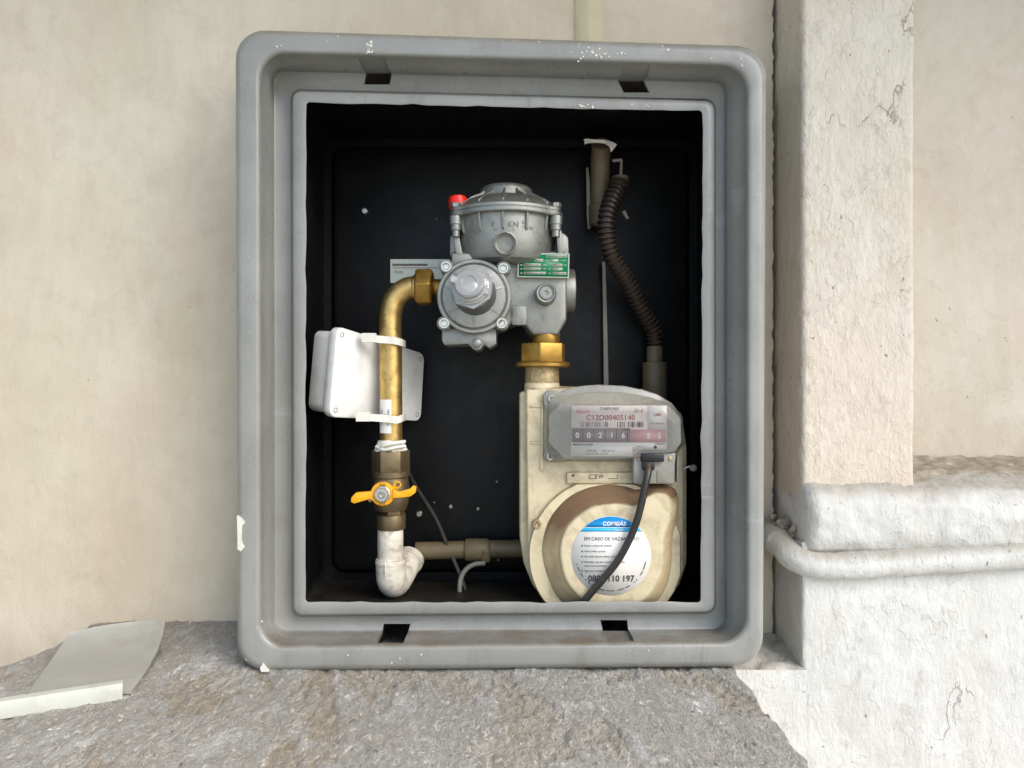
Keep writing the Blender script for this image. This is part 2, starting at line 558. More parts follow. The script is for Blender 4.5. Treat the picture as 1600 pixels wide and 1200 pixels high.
# the broken right edge turns back into the crack
e0 = len(vs)
for j, z in enumerate(zs):
    x, y, _ = vs[j * n + n - 1]
    vs.append((x + .0005, y + .05, z))
for j in range(len(zs) - 1):
    fs.append((j * n + n - 1, e0 + j, e0 + j + 1, (j + 1) * n + n - 1))
b.add(vs, fs)
wall = b.build('wall', M['wall'], smooth=60)
tag(wall, 'smooth cream painted wall behind and left of the grey cabinet', 'wall', kind='thing')
# unseen slab behind the wall, added to stop light leaking through the gaps
b = MB()
b.box((0, .42, .75), (8, .1, 3.3))
o = b.build('added_backing_slab', M['concrete'])
o['kind'] = 'structure'

# ---- conduit painted over above the cabinet
b = MB()
pr = [(-.020, .0), (-.017, -.004), (-.006, -.0045), (-.003, -.0055), (.001, -.0055), (.003, -.004), (.014, -.003), (.018, 0)]
loops = []
for k in range(20):
    z = .368 + k * .1
    loops.append([W(921, 0, WALL_Y) * Vector((1, 0, 0)) if False else Vector((.0995 + x + .0006 * noise.noise(Vector((z * 9, x * 50, 0))), WALL_Y + y + .001, z)) for x, y in pr])
b.loft(loops, closed=False)
o = b.build('conduit', M['conduit'], smooth=50)
tag(o, 'thin yellowed conduit painted over, running up the wall above the cabinet', 'conduit')

# ---- rough mortar ledge the cabinet stands on
LAY = [0.0]
def ledge_h(x, y):
    p = Vector((x, y, 0))
    w = Vector((x + .3 * y, y * .42, 0))
    h = .0014 * fbm(p * 8, 2)
    e = max(0, min(1, (fbm(w * 9 + Vector((11, 4, 0)), 6, 2.1, .55) - .02) / .02))
    e2 = max(0, min(1, (fbm(w * 15 + Vector((2, 31, 0)), 5, 2.1, .55) - .16) / .02))
    h += .0019 * e + .0014 * e2
    rough = 1 - .6 * max(e, e2)
    h += .0022 * rough * fbm(w * 120 + Vector((3, 1, 0)), 3, 2.2, .7)
    h += .0006 * fbm(w * 40, 2)
    q_ = noise.noise(w * 90 + Vector((40, 2, 0)))
    h -= .0018 * max(0, q_ - .35)
    LAY[0] = max(e, e2)
    # the mortar falls away beside the loose sheet at the far left
    d = max(0, min(1, (-.53 - x) / .12)) * max(0, min(1, (y - .0) / .10))
    h -= .075 * d
    return h
xs = [-3, -1.6, -1.0] + frange(-.76, .236, .0021)
ys = [-.62, -.45] + frange(-.34, .172, .0026)
b = MB()
vs, fs, lays = [], [], []
for y in ys:
    for i, x in enumerate(xs):
        xx = x
        if i == len(xs) - 1:
            xx += .004 * fbm(Vector((y * 30, 0, 0)), 3)
        h = ledge_h(xx, y)
        if y > .15 and xx > -.5:
            h = h * .5 + .001
        vs.append((xx, y, LEDGE_Z + h))
        lays.append(LAY[0])
n = len(xs)
for j in range(len(ys) - 1):
    for i in range(n - 1):
        fs.append((j * n + i, j * n + i + 1, (j + 1) * n + i + 1, (j + 1) * n + i))
k = len(vs)
rim = [j * n + n - 1 for j in range(len(ys))]
for r_ in rim:
    vs.append((vs[r_][0] + .002, vs[r_][1], -.86))
for j in range(len(rim) - 1):
    fs.append((rim[j], k + j, k + j + 1, rim[j + 1]))
k = len(vs)
for i in range(n):
    vs.append((vs[i][0], vs[i][1], -.86))
for i in range(n - 1):
    fs.append((i, k + i, k + i + 1, i + 1))
b.add(vs, fs)
ledge = b.build('mortar_ledge', M['mortar'], smooth=80)
la = ledge.data.attributes.new('layer', 'FLOAT', 'POINT')
for q_, v_ in enumerate(ledge.data.vertices):
    la.data[q_].value = lays[q_] if q_ < len(lays) else 0.0
tag(ledge, 'rough uneven mortar ledge under the grey cabinet, brown and grey', None, kind='structure')

b = MB()
def pebble(b, c, r_, seed):
    b2 = bmesh.new()
    bmesh.ops.create_icosphere(b2, subdivisions=1, radius=r_)
    vs = [c + Vector((v.co.x, v.co.y, v.co.z * .7)) * (1 + .45 * noise.noise(v.co / r_ * 1.3 + Vector((seed * 3.1, 0, 0)))) for v in b2.verts]
    fs = [tuple(v.index for v in f.verts) for f in b2.faces]
    b2.free()
    b.add(vs, fs)
for q_ in range(420):
    if q_ < 170:
        x, y = random.uniform(-.60, -.27), .168 - abs(random.gauss(0, .010))
    else:
        x, y = random.uniform(-.62, .225), random.uniform(-.27, .16)
    r_ = random.choice((.0007, .0009, .0012, .0012, .0018, .0026))
    pebble(b, Vector((x, y, LEDGE_Z + ledge_h(x, y) * (.5 if y > .15 and x > -.5 else 1) + r_ * .3)), r_, q_)
o = b.build('grit', M['mortar'], smooth=20)
o['kind'] = 'stuff'

# ---- pillar right of the crack
def sweep_z(path, zs, amp, sc, seed=0, zamp=None):
    "a plan outline carried up the heights zs, with an uneven hand-plastered face"
    loops = []
    for z in zs:
        lp = []
        for i, (x, y) in enumerate(path):
            p = Vector((x, y, z))
            d = amp * fbm(p * sc + Vector((seed, 0, 0)), 3, 2.2, .5) + amp * .5 * fbm(Vector((x * 230, y * 230, z * 100 + seed)), 3, 2.1, .65)
            t = Vector((path[min(i + 1, len(path) - 1)][0] - path[max(i - 1, 0)][0], path[min(i + 1, len(path) - 1)][1] - path[max(i - 1, 0)][1], 0))
            nrm = Vector((t.y, -t.x, 0)).normalized()
            if seed == 3 and .340 < x < .3475 and y < .096:
                d -= .0035 * max(0, noise.noise(Vector((z * 55, 8, 0))) + .5 * noise.noise(Vector((z * 150, 2, 0))) - .12)
            lp.append(p + nrm * d)
        loops.append(lp)
    return loops
def dense(pts, st):
    out = []
    for (x0, y0), (x1, y1) in zip(pts, pts[1:]):
        n = max(1, int(math.hypot(x1 - x0, y1 - y0) / st))
        out += [(x0 + (x1 - x0) * k / n, y0 + (y1 - y0) * k / n) for k in range(n)]
    return out + [pts[-1]]
b = MB()
path = dense([(.3415, .215), (.3415, .094), (.3435, .0905), (.347, .0895), (.469, .0895), (.4725, .091), (.4745, .095), (.4745, .232)], .0027)
b.loft(sweep_z(path, frange(-.135, .62, .0030) + [.9, 1.4, 2.4], .0010, 22, 3), closed=False)
o = b.build('pillar', M['pillar'], smooth=70)
tag(o, 'rough plastered off-white pillar standing right of the crack', 'pillar', kind='thing')
# ---- recessed wall right of the pillar
b = MB()
xs = frange(.47, .80, .012) + [1.0, 1.8, 4]
zs = frange(-.15, .62, .012) + [1.0, 2.4]
b.loft([[Vector((x, .222 + (.0016 * fbm(Vector((x, 1, z)) * 8, 4) if x < .9 and z < .7 else 0), z)) for x in xs] for z in zs], closed=False)
o = b.build('recessed_wall', M['recess'], smooth=60)
tag(o, 'smooth stained wall set back between pillar and photo edge', 'wall', kind='thing')
# ---- bulging sill course under pillar and recess
b = MB()
prof = [(.245, -.106), (.16, -.109), (.104, -.1135), (.090, -.1165), (.080, -.121), (.0735, -.129), (.070, -.140), (.069, -.156), (.0705, -.170), (.0735, -.183), (.080, -.194), (.10, -.198), (.17, -.198)]
prof = dense(prof, .004)
xs = frange(.3425, .80, .0045) + [1.2, 2, 4]
loops = []
for x in xs:
    rnd = max(0, 1 - (x - .3425) / .012)
    lp = []
    for (y, z) in prof:
        d = .0026 * fbm(Vector((x * 22, y * 40, z * 40)), 4, 2.2, .55) + .0014 * fbm(Vector((x * 150, y * 150, z * 150)), 2)
        d -= .0040 * max(0, fbm(Vector((x * 45, 7, z * 45)), 3) - .35)
        if z > -.114 and y > .1:
            d *= .5 if x < .50 else 1.3
        lp.append(Vector((x, y - d + .010 * rnd ** 2, z + d * (1 if z > -.12 else .3) - (.004 if x < .50 and y > .1 else 0))))
    loops.append(lp)
b.loft(loops, closed=False)
c0 = len(b.v)
b.add([loops[0][i] for i in range(len(prof))], [tuple(range(len(prof)))])
o = b.build('sill_course', M['white'], smooth=70)
tag(o, 'bulging white plaster course below the pillar and recess, dirty on top', 'ledge', kind='thing')
def dirt_patch(name, pts, label):
    pass
# dirt lying on the sill beside the pillar
b = MB()
vs, fs = [], []
nx, ny = 70, 26
for j in range(ny + 1):
    for i in range(nx + 1):
        x = .476 + .34 * i / nx
        y = .108 + .113 * j / ny
        e = min(1, j / 5, (i + 1) / 3)
        vs.append((x, y, -.1240 + .0175 * e + .004 * fbm(Vector((x * 60, y * 60, 0)), 3) * e + .008 * max(0, (y - .18) / .04)))
for j in range(ny):
    for i in range(nx):
        a = j * (nx + 1) + i
        fs.append((a, a + 1, a + nx + 2, a + nx + 1))
b.add(vs, fs)
o = b.build('dirt', M['dirt'], smooth=80)
o['kind'] = 'stuff'
# ---- lower block and its low toe
b = MB()
path = dense([(.3405, .215), (.3395, .089), (.3405, .0855), (.344, .0845), (.80, .0845)], .006)
b.loft(sweep_z(path, frange(-.86, -.45, .05) + frange(-.445, -.185, .005), .0014, 20, 9), closed=False)
b.loft([[Vector((x, .0845, z)) for x in (.8, 1.2, 2, 4)] for z in (-.86, -.185)], closed=False)
xs = frange(.18, .3445, .005)
vs = []
tl = []
for z in frange(-.86, -.334, .0125):
    tl.append([Vector((x, .0838 + .0012 * fbm(Vector((x, 4, z)) * 25, 4), z)) for x in xs])
zt = tl[-1]
for q in range(1, 16):
    tl.append([Vector((p.x, .085 + .085 * q / 15, p.z + .0045 * fbm(Vector((p.x * 60, q * .35, 1)), 3) + .0008 * q)) for p in zt])
b.loft(tl, closed=False)
o = b.build('plinth', M['white'], smooth=60)
tag(o, 'white painted lower block below the round moulding, reaching the ground', 'plinth', kind='thing')
# ---- round moulding between sill course and lower block
b = MB()
pts = [W(1186, 826, .185), W(1204, 836, .15), W(1220, 850, .118), W(1240, 870, .094), W(1272, 882, .083), W(1320, 883, .080), W(1400, 878, .080), W(1500, 872, .080), W(1600, 866, .080), W(1760, 857, .080), W(2600, 850, .080)]
P, Q = [], []
tmp = MB()
pp = pts
n = len(pp)
for i in range(n - 1):
    p0, p1, p2, p3 = pp[max(i - 1, 0)], pp[i], pp[i + 1], pp[min(i + 2, n - 1)]
    for k in range(14):
        t = k / 14
        q = .5 * ((2 * p1) + (p2 - p0) * t + (2 * p0 - 5 * p1 + 4 * p2 - p3) * t * t + (3 * p1 - p0 - 3 * p2 + p3) * t ** 3)
        P.append(q)
        Q.append(.0160 + .0011 * noise.noise(q * 40) + .0006 * noise.noise(q * 130) + (.0012 if i < 2 else 0))
b.rings(P, Q, 28)
o = b.build('round_moulding', M['white'], smooth=60)
tag(o, 'round white moulding like a painted pipe, wrapping the corner beside the cabinet', 'moulding', kind='thing')
# crumbled mortar in the corner above the moulding
b = MB()
for i in range(11):
    p = W(random.uniform(1204, 1262), 0, .1)
    x = random.uniform(.318, .3405)
    f_ = random.random()
    c = Vector((.315 + .028 * f_, .158 - .062 * f_ + random.uniform(0, .012), -.172 - .012 * f_ + random.uniform(-.004, .012)))
    r_ = random.uniform(.0025, .0065)
    lp = []
    b2 = bmesh.new()
    bmesh.ops.create_icosphere(b2, subdivisions=1, radius=r_)
    vs = [c + v.co * (1 + .9 * noise.noise(v.co * 260 + c * 190)) for v in b2.verts]
    fs = [tuple(v.index for v in f.verts) for f in b2.faces]
    b2.free()
    b.add(vs, fs)
o = b.build('mortar_crumbs', M['dirt'], smooth=20)
o['kind'] = 'stuff'

# ================================================================== CABINET
cab = thing('meter_cabinet', 'grey plastic gas meter cabinet with an open front and black inside', 'cabinet', W(800, 1040, 0))
OUT = ((368, 46), (1197, 73), (1192, 1041), (371, 1048))
LIP = ((409, 85), (1165, 105), (1164, 1001), (409, 1007))
CHN = ((430, 113), (1130, 131), (1130, 981), (432, 984))
INL = ((457, 142), (1116, 158), (1116, 956), (459, 961))
OPN = ((478, 160), (1098, 174), (1095, 940), (478, 941))
def q2(a, b_, t):
    return tuple((p[0] + (q[0] - p[0]) * t, p[1] + (q[1] - p[1]) * t) for p, q in zip(a, b_))
L = []
L.append(rquad(*inset(OUT, 2), 46, .024))
L.append(rquad(*OUT, 47, .010))
for a in (0, 30, 60, 90):       # rolled outer edge
    L.append(rquad(*inset(OUT, 9 * (1 - math.cos(R(a)))), 47 - 5 * a / 90, .009 - .009 * math.sin(R(a))))
L.append(rquad(*q2(OUT, LIP, .6), 42, .0008))
for a in (0, 18, 36, 54, 72, 90):      # roll-over into the channel
    L.append(rquad(*inset(LIP, -10 + 10 * math.sin(R(a))), 40, .0008 + .010 * (1 - math.cos(R(a)))))
L.append(rquad(*q2(LIP, CHN, .42), 34, .024))
for a in (0, 22, 45, 67, 90):
    L.append(rquad(*inset(CHN, -7 * math.cos(R(a)) + 1), 20, .038 + .014 * math.sin(R(a))))
L.append(rquad(*inset(INL, -3), 16, .0525))
L.append(rquad(*inset(INL, -1), 15, .049))
L.append(rquad(*INL, 14, .0365))
L.append(rquad(*inset(INL, 2), 13, .0352))
L.append(rquad(*inset(OPN, -3), 8, .0348, jit=1.0, sd=2))
L.append(rquad(*OPN, 6, .0356, jit=2.6, sd=2))
L.append(rquad(*OPN, 6, .0385, jit=2.6, sd=2))
L.append(rquad(*inset(INL, 4), 10, .0385))
L.append(rquad(*inset(INL, -2), 14, .0560))
L.append(rquad(*inset(CHN, -8), 22, .0560))
L.append(rquad(*inset(LIP, -4), 36, .014))
L.append(rquad(*q2(OUT, LIP, .5), 44, .006))
L.append(rquad(*inset(OUT, 6), 44, .012))
b = MB()
b.loft(L, ring=True)
frame = b.build('frame', M['grey'], cab, smooth=40)
# four latch slots cut through the wall of the channel
cut = MB()
for cx, cy, sk, sd_ in ((583, 109, -5, -1), (997, 122, 6, -1), (612, 994, 3, 1), (967, 988, -4, 1)):
    for Y0 in (.030,):
        cut_a = len(cut.v)
        cut.prism([(cx - 22 - sk, cy - 10), (cx + 20 - sk, cy - 10), (cx + 22 + sk * .3, cy + 10), (cx - 19 + sk * .3, cy + 10)] if sd_ < 0 else
                  [(cx - 21 + sk, cy - 9), (cx + 22 + sk, cy - 9), (cx + 20, cy + 10), (cx - 21, cy + 10)], Y0, .035)
        for q_ in range(cut_a, cut_a + 4):
            cut.v[q_] = cut.v[q_] + Vector((0, -.018, 0))
cut_o = cut.build('cutter', M['grey'], cab, smooth=0)
md = frame.modifiers.new('slots', 'BOOLEAN')
md.operation = 'DIFFERENCE'
md.solver = 'EXACT'
md.object = cut_o
bpy.context.view_layer.update()
me2 = bpy.data.meshes.new_from_object(frame.evaluated_get(bpy.context.evaluated_depsgraph_get()))
frame.modifiers.clear()
frame.data = me2
me2.set_sharp_from_angle(angle=R(40))
bpy.data.objects.remove(cut_o)

# black inner shell with a raised back panel
HF = ((463, 146), (1112, 158), (1112, 953), (463, 956))
HB = ((505, 216), (1090, 218), (1090, 905), (505, 908))
b = MB()
BY = .215
lp = [rquad(*HF, 14, .050, 6, 6), rquad(*HB, 24, BY - .006, 6, 6), rquad(*inset(HB, 1), 24, BY, 6, 6), rquad(*inset(HB, 13), 22, BY, 6, 6),
      rquad(*inset(HB, 17), 20, BY - .008, 6, 6), rquad(*inset(HB, 22), 20, BY - .010, 6, 6)]
b.loft(lp, cap0=False)
b.build('housing', M['black'], cab, smooth=25)
# an outer skin so that the shell is a box from behind as well
b = MB()
b.loft([rquad(*inset(HF, -3), 14, .0500, 6, 6), rquad(*inset(HB, -4), 26, BY + .004, 6, 6)], cap0=False)
b.build('outer_skin', M['black'], cab, smooth=25)
BP = BY - .010           # front of the back panel
for (x, y) in ((570, 330), (655, 803)):
    b = MB()
    r_ = 5.2 * S(BP)
    b.lathe(W(x, y, BP), (0, -1, 0), [(r_, -.001), (r_, .001), (r_ * .7, .0022), (r_ * .35, .0022), (r_ * .3, .0012), (0, .0012)], 14)
    b.build('screw', M['steel'], cab)

b = MB()
b.loft([rquad(*inset(OUT, 7), 44, .0135, 8, 4), rquad(*inset(OUT, 12), 44, .10, 8, 4), [Vector((p.x, .166, p.z)) for p in rquad(*inset(OUT, 12), 44, .10, 8, 4)]], cap0=False, cap1=False)
b.build('side_wall', M['grey'], cab, smooth=40)
# paint splashes on the frame and specks in the back
def splash(b, px, py, Y, r, nseg=7, th=.0007):
    k = S(Y)
    c = W(px, py, Y)
    a = [c + Vector((math.cos(2 * math.pi * i / nseg) * r * k * random.uniform(.5, 1.3), -th, math.sin(2 * math.pi * i / nseg) * r * k * random.uniform(.5, 1.3))) for i in range(nseg)]
    a2 = [c + (p - c) * 1.15 + Vector((0, th * 2.2, 0)) for p in a]
    b.loft([a2, a])
b = MB()
for (cx, cy, sx, sy, n_, r0) in ((575, 78, 7, 9, 9, 3.0), (575, 68, 2, 4, 3, 3.6), (517, 58, 20, 4, 4, 1.2), (925, 84, 26, 8, 26, 1.9), (905, 72, 5, 5, 5, 2.8), (970, 82, 8, 6, 7, 1.8), (1035, 75, 12, 4, 6, 1.6),
                                 (780, 62, 90, 6, 9, 1.1), (1130, 86, 40, 14, 7, 1.2), (1165, 100, 8, 14, 4, 1.6), (690, 1025, 150, 10, 7, 1.3), (1060, 1020, 60, 8, 6, 1.2), (403, 970, 5, 20, 4, 2.0), (440, 70, 30, 10, 4, 1.1)):
    for _ in range(max(2, int(n_ * .7))):
        splash(b, random.gauss(cx, sx * .6), random.gauss(cy, sy * .6), .0004, r0 * random.uniform(.35, 1.3), random.choice((5, 7, 9)), .0004)
for _ in range(10):
    splash(b, random.gauss(908, 12), random.gauss(167, 2.2), .0347, random.uniform(.8, 3.0))
for _ in range(3):
    splash(b, random.gauss(1010, 14), random.gauss(166, 1.5), .0347, random.uniform(1, 2))
o = b.build('paint_splashes', M['fleck'], cab, smooth=20)
o['kind'] = 'stuff'
b = MB()
for (cx, cy, sx, sy, n_) in ((560, 74, 40, 10, 14), (920, 84, 40, 9, 26), (1120, 90, 60, 12, 14), (700, 66, 120, 8, 16), (392, 500, 6, 260, 12), (1180, 560, 5, 260, 10), (700, 1026, 200, 8, 16), (470, 560, 3, 230, 6)):
    for _ in range(n_):
        splash(b, random.gauss(cx, sx * .6), random.gauss(cy, sy * .6), .0010 if cx != 470 else .0347, random.uniform(.5, 1.5), 6, .0004)
o = b.build('dull_splashes', M['dullfleck'], cab, smooth=20)
o['kind'] = 'stuff'
b = MB()
for _ in range(10):
    splash(b, random.uniform(590, 800), random.uniform(745, 880), BP, random.choice((1.2, 1.6, 2.4, 3.2)))
for _ in range(5):
    splash(b, random.uniform(500, 1060), random.uniform(250, 640), BP, random.choice((.9, 1.3)))
o = b.build('specks', M['dullfleck'], cab, smooth=20)
o['kind'] = 'stuff'
# torn bit of wall paint stuck to the lip's left and lower edge
b = MB()
for poly in ([(370, 806), (377, 809), (383, 817), (378, 822), (377, 840), (378, 848), (382, 855), (376, 862), (371, 858), (371, 835)],
             [(406, 1044), (411, 1036), (417, 1046), (419, 1050), (408, 1050)]):
    b = MB()
    b.prism(poly, -.0012, .006)
    b.build('paint_chip', M['fleck'], cab, smooth=20)

# paper label on the back panel
lab = thing('paper_label', 'white printed paper label on the black back panel behind the copper pipe', 'label', W(652, 442, BP))
b = MB()
b.rect(610, 405, 702, 442, BP - .0008, .0006)
b.build('paper', M['platesilver'], lab, smooth=20)
lettering('Data', 616, 425, BP - .0010, 5, M['ink'], lab, align='LEFT')
b = MB()
for y, x0, x1 in ((412, 613, 668), (418, 613, 690)):
    b.rect(x0, y, x1, y + (3.4 if y == 412 else .9), BP - .0011, .0002)
b.build('printed_line', M['greyink'], lab, smooth=20)

# ================================================================== helpers for fittings
def screw_part(px, py, Y, r, parent, m='steel', deep=.008):
    k = S(Y) * r
    b = MB()
    b.lathe(W(px, py, Y), (0, -1, 0), [(k, -deep), (k, .0), (k * .88, .0012), (k * .62, .0012), (k * .5, .0004), (k * .46, -.002), (0, -.002)], 20)
    return b.build('screw', M[m], parent)
def cyl(px, py0, py1, r0, r1, Y, seg=32, phase=0):
    "vertical cylinder between two picture heights"
    k = S(Y)
    a, c = W(px, py0, Y), W(px, py1, Y)
    b = MB()
    b.lathe(c, (0, 0, 1), [(r1 * k, 0), (r0 * k, a.z - c.z)], seg, phase)
    return b

# ================================================================== REGULATOR
reg = thing('gas_regulator', 'grey cast metal gas pressure regulator with a green plate', 'regulator', W(791, 545, .115))
AX = W(791, 450, .115)
RX, RY = AX.x, AX.y
def rl(prof, name, m, bev=0, seg=56):
    b = MB()
    b.lathe((RX, RY, 0), (0, 0, 1), prof, seg)
    return b.build(name, M[m], reg, bevel=bev, smooth=30)
rl([(.0335, .2215), (.0332, .223), (.0318, .2310), (.0308, .2340), (.0285, .2362), (.012, .2366), (.010, .2356), (0, .2356)], 'adjuster_cap', 'alu')
rl([(.0665, .2050), (.0625, .2100), (.0550, .2155), (.0460, .2195), (.0385, .2220), (.0345, .2230), (0, .2235)], 'dome', 'alu')
b = MB()
fl = []
for (r_, z) in ((.0655, .1945), (.0675, .1950), (.0682, .1962), (.0682, .1992), (.0672, .1997), (.0672, .2005), (.0682, .2010), (.0682, .2042), (.0672, .2053), (.064, .2056)):
    lpp = []
    for i in range(96):
        a = 2 * math.pi * i / 96
        rr = r_
        for ba in (-148, -32, 90):
            d = abs((math.degrees(a) - ba + 180) % 360 - 180)
            rr += .0055 * math.exp(-(d / 7.0) ** 2)
        lpp.append(Vector((RX + rr * math.cos(a), RY + rr * math.sin(a), z)))
    fl.append(lpp)
b.loft(fl)
b.build('flange', M['alu'], reg, smooth=30)
rl([(0, .139), (.046, .140), (.0540, .145), (.0580, .153), (.0598, .167), (.0608, .1950)], 'bowl', 'alu')
for ba in (-148, -32, 90):
    c = Vector((RX + .0685 * math.cos(R(ba)), RY + .0685 * math.sin(R(ba)), 0))
    b = MB()
    b.lathe(c, (0, 0, 1), [(.0052, .178), (.0062, .1785), (.0062, .1845), (.0074, .185), (.0074, .1935), (.0074, .1945)], 20)
    b.lathe(c, (0, 0, 1), [(.0046, .171), (.0046, .1785)], 16)
    b.lathe(c, (0, 0, 1), [(.0064, .2050), (.0064, .2095), (.0052, .2105)], 6)
    b.build('bolt', M['alu'], reg, smooth=30)
for k in range(14):
    a = R(-90 - 3 + (k - 4) * 360 / 14)
    d = Vector((math.cos(a), math.sin(a), 0))
    rot = Matrix.Rotation(a, 3, 'Z')
    b = MB()
    t = Vector((-d.y, d.x, 0)) * .0013
    for sgn in (1,):
        p = [(.0570, .171), (.0625, .177), (.0650, .1955), (.052, .1955), (.052, .171)]
        b.loft([[Vector((RX, RY, z)) + d * r_ - t for r_, z in p], [Vector((RX, RY, z)) + d * r_ + t for r_, z in p]])
        p = [(.031, .2225), (.0305, .2310), (.0375, .2255), (.049, .2205), (.0655, .2090), (.063, .2045), (.031, .2045)]
        b.loft([[Vector((RX, RY, z)) + d * r_ - t for r_, z in p], [Vector((RX, RY, z)) + d * r_ + t for r_, z in p]])
    b.build('rib', M['alu'], reg, bevel=.0005, seg=1)
# cast lettering round the bowl
def wrap(a0, z0, r_):
    def fn(x, z):
        a = R(a0) + x / r_
        rr = r_ + (z + z0 - .178) * .12
        return Vector((RX + rr * math.sin(a), RY - rr * math.cos(a), z0 + z))
    return fn
M['emboss'] = mat('cast_letter_shade', '#76746c', .5, .6, var=.1)
for body, a0, z0, h in (('B', 19, .1830, 5), ('70320', 24, .1770, 5.2), ('KN', 8, .1800, 9), ('IS', 8, .1735, 5), ('E', -14, .1810, 8), ('Gi', -12, .1745, 5)):
    lettering(body, 791, 350, .06, h, M['emboss'], reg, fn=wrap(a0, z0, .0606), bold=.01)
# main body casting
b = MB()
b.prism([(704, 392), (884, 392), (886, 400), (886, 500), (872, 524), (832, 524), (815, 500), (780, 515), (776, 520), (700, 524), (694, 505), (694, 470), (704, 440)], .083, .075)
b.build('body', M['alu'], reg, bevel=.004, seg=3)
b = MB()
b.prism([(690, 512), (776, 512), (776, 538), (764, 545), (756, 538), (752, 546), (745, 549), (737, 545), (733, 538), (694, 540), (690, 532)], .072, .05)
b.build('lower_casting', M['alu'], reg, bevel=.003, seg=2)
b = MB()
b.lathe(W(745, 536, .072), (0, -1, 0), [(.0055, 0), (.0048, .003), (.002, .0042), (0, .0043)], 20)
b.build('boss', M['alu'], reg)
b = MB()
b.prism([(702, 368), (712, 362), (880, 362), (889, 370), (890, 402), (702, 402)], .104, .06)
b.build('rear_casting', M['alu'], reg, bevel=.004, seg=2)
# slanting ribs from bolts to body, flats beside cover
for pl in ([(704, 352), (714, 352), (726, 412), (716, 414)], [(868, 352), (877, 352), (880, 398), (872, 398)]):
    b = MB()
    b.prism(pl, .080, .03)
    b.build('rib', M['alu'], reg, bevel=.0012)
b = MB()
b.rect(706, 396, 742, 414, .0775, .02)
b.rect(748, 396, 772, 412, .0775, .02)
b.build('body_step', M['alu'], reg, bevel=.0015)
# front port
b = MB()
k = S(.045)
b.lathe(W(789, 384, .09) * Vector((1, 0, 1)) + Vector((0, .09, 0)), (W(789.5, 380, .043) - W(789, 384, .09)), [(19 * k, 0), (19 * k, .044), (18.3 * k, .0465), (16.6 * k, .0470), (15.6 * k, .0462), (15 * k, .040), (13 * k, .0395), (12.2 * k, .038), (0, .0375)], 40)
b.build('port', M['alu'], reg, smooth=30)
# round diaphragm cover with its screws
cc = W(741, 463, .062)
b = MB()
b.lathe(cc, (0, -1, 0), [(.0425, -.028), (.0425, -.010), (.0420, -.0085), (.0425, -.008), (.0425, .0), (.0415, .0012), (.0385, .0014), (.0378, .0004), (.0370, .0014), (.0355, .0034), (.025, .0052), (0, .0054)], 72)
b.build('round_cover', M['alu'], reg, smooth=25)
for a in (18, 50, 130, 162, 215, 270, 325):
    d = Vector((math.cos(R(a)), 0, math.sin(R(a))))
    t = Vector((-d.z, 0, d.x)) * .0011
    y0, y1 = cc.y - .0020, cc.y - .0062
    b = MB()
    b.loft([[cc.copy() * 1 + d * r_ + t * sg + Vector((0, yy - cc.y, 0)) for r_, yy in ((.022, y0 + .002), (.0365, y0 + .002), (.0355, y0 - .0018), (.022, y1 - .0012))] for sg in (-1, 1)])
    b.build('rib', M['alu'], reg)
for (x, y) in ((697, 416.5), (786.5, 419), (694, 505), (784, 505)):
    screw_part(x, y, .060, 9.2, reg, deep=.02)
    b = MB()
    b.lathe(W(x, y, .067), (0, -1, 0), [(11.5 * S(.067), -.03), (11.5 * S(.067), .0), (10.5 * S(.067), .001), (0, .001)], 20)
    b.build('lug', M['alu'], reg)
# knob seat and clear cap
M['seat'] = mat('dark_cast_zinc', '#6a6a66', .5, .5, var=.1)
ax = (W(733, 443, .030) - W(742, 459, .060))
b = MB()
b.lathe(W(742, 459, .060), ax, [(.0250, -.004), (.0243, .012), (.0235, .0155), (.019, .0165), (0, .0165)], 40)
b.build('knob_seat', M['seat'], reg)
b = MB()
b.lathe(W(742, 459, .060), ax, [(.0085, .0165), (.0080, .026), (.0055, .0275), (0, .0278)], 24)
b.build('spindle', M['steel'], reg)
b = MB()
b.lathe(W(742, 459, .060), ax, [(.0248, .0160), (.0250, .0190), (.0205, .0196)], 7, cap0=False, cap1=False)
b.lathe(W(742, 459, .060), ax, [(.0205, .0190), (.0205, .0230), (.0190, .0236), (.0188, .0262), (.0170, .0268), (.0165, .0330), (.0148, .0346), (.0085, .0350), (.0072, .0338), (0, .0336)], 36, cap0=False)
for a in (20, 200):
    d = Matrix.Rotation(R(a), 3, 'Y') @ Vector((1, 0, 0))
    b.box(W(742, 459, .060) + ax.normalized() * .026 + d * .0185, (.007, .010, .007), Matrix.Rotation(R(a), 3, 'Y'))
b.build('clear_cap', M['clearcap'], reg, smooth=30)
# small plug at right, right outlet, downward outlet
b = MB()
k = S(.062)
b.lathe(W(852, 461, .083), (0, -1, 0), [(18 * k, -.004), (17 * k, .012), (16 * k, .020), (14.5 * k, .0215), (12.5 * k, .0212), (11.5 * k, .0195), (10.5 * k, .0195), (9.5 * k, .0215), (4 * k, .0215), (3.4 * k, .0195), (0, .0195)], 36)
b.build('plug', M['alu'], reg, smooth=30)
b = MB()
k = S(.115)
o_ = W(862, 455, .115)
b.lathe(o_, (1, 0, 0), [(30 * k, 0), (30 * k, 14 * k), (28 * k, 15 * k), (28 * k, 20 * k), (34 * k, 21 * k), (34.5 * k, 32 * k), (33 * k, 35 * k), (28 * k, 36 * k), (26 * k, 30 * k), (0, 29 * k)], 48)
b.build('side_outlet', M['alu'], reg, smooth=30)
b = cyl(853, 462, 522, 21.5, 20.5, .100)
b.build('outlet', M['alu'], reg)
b = MB()
b.rect(800, 478, 823, 508, .079, .02)
b.build('cast_pad', M['alu'], reg, bevel=.0012)
b = MB()
b.rect(872, 487, 876, 510, .088, .01)
b.build('pin', M['steel'], reg, bevel=.0008)
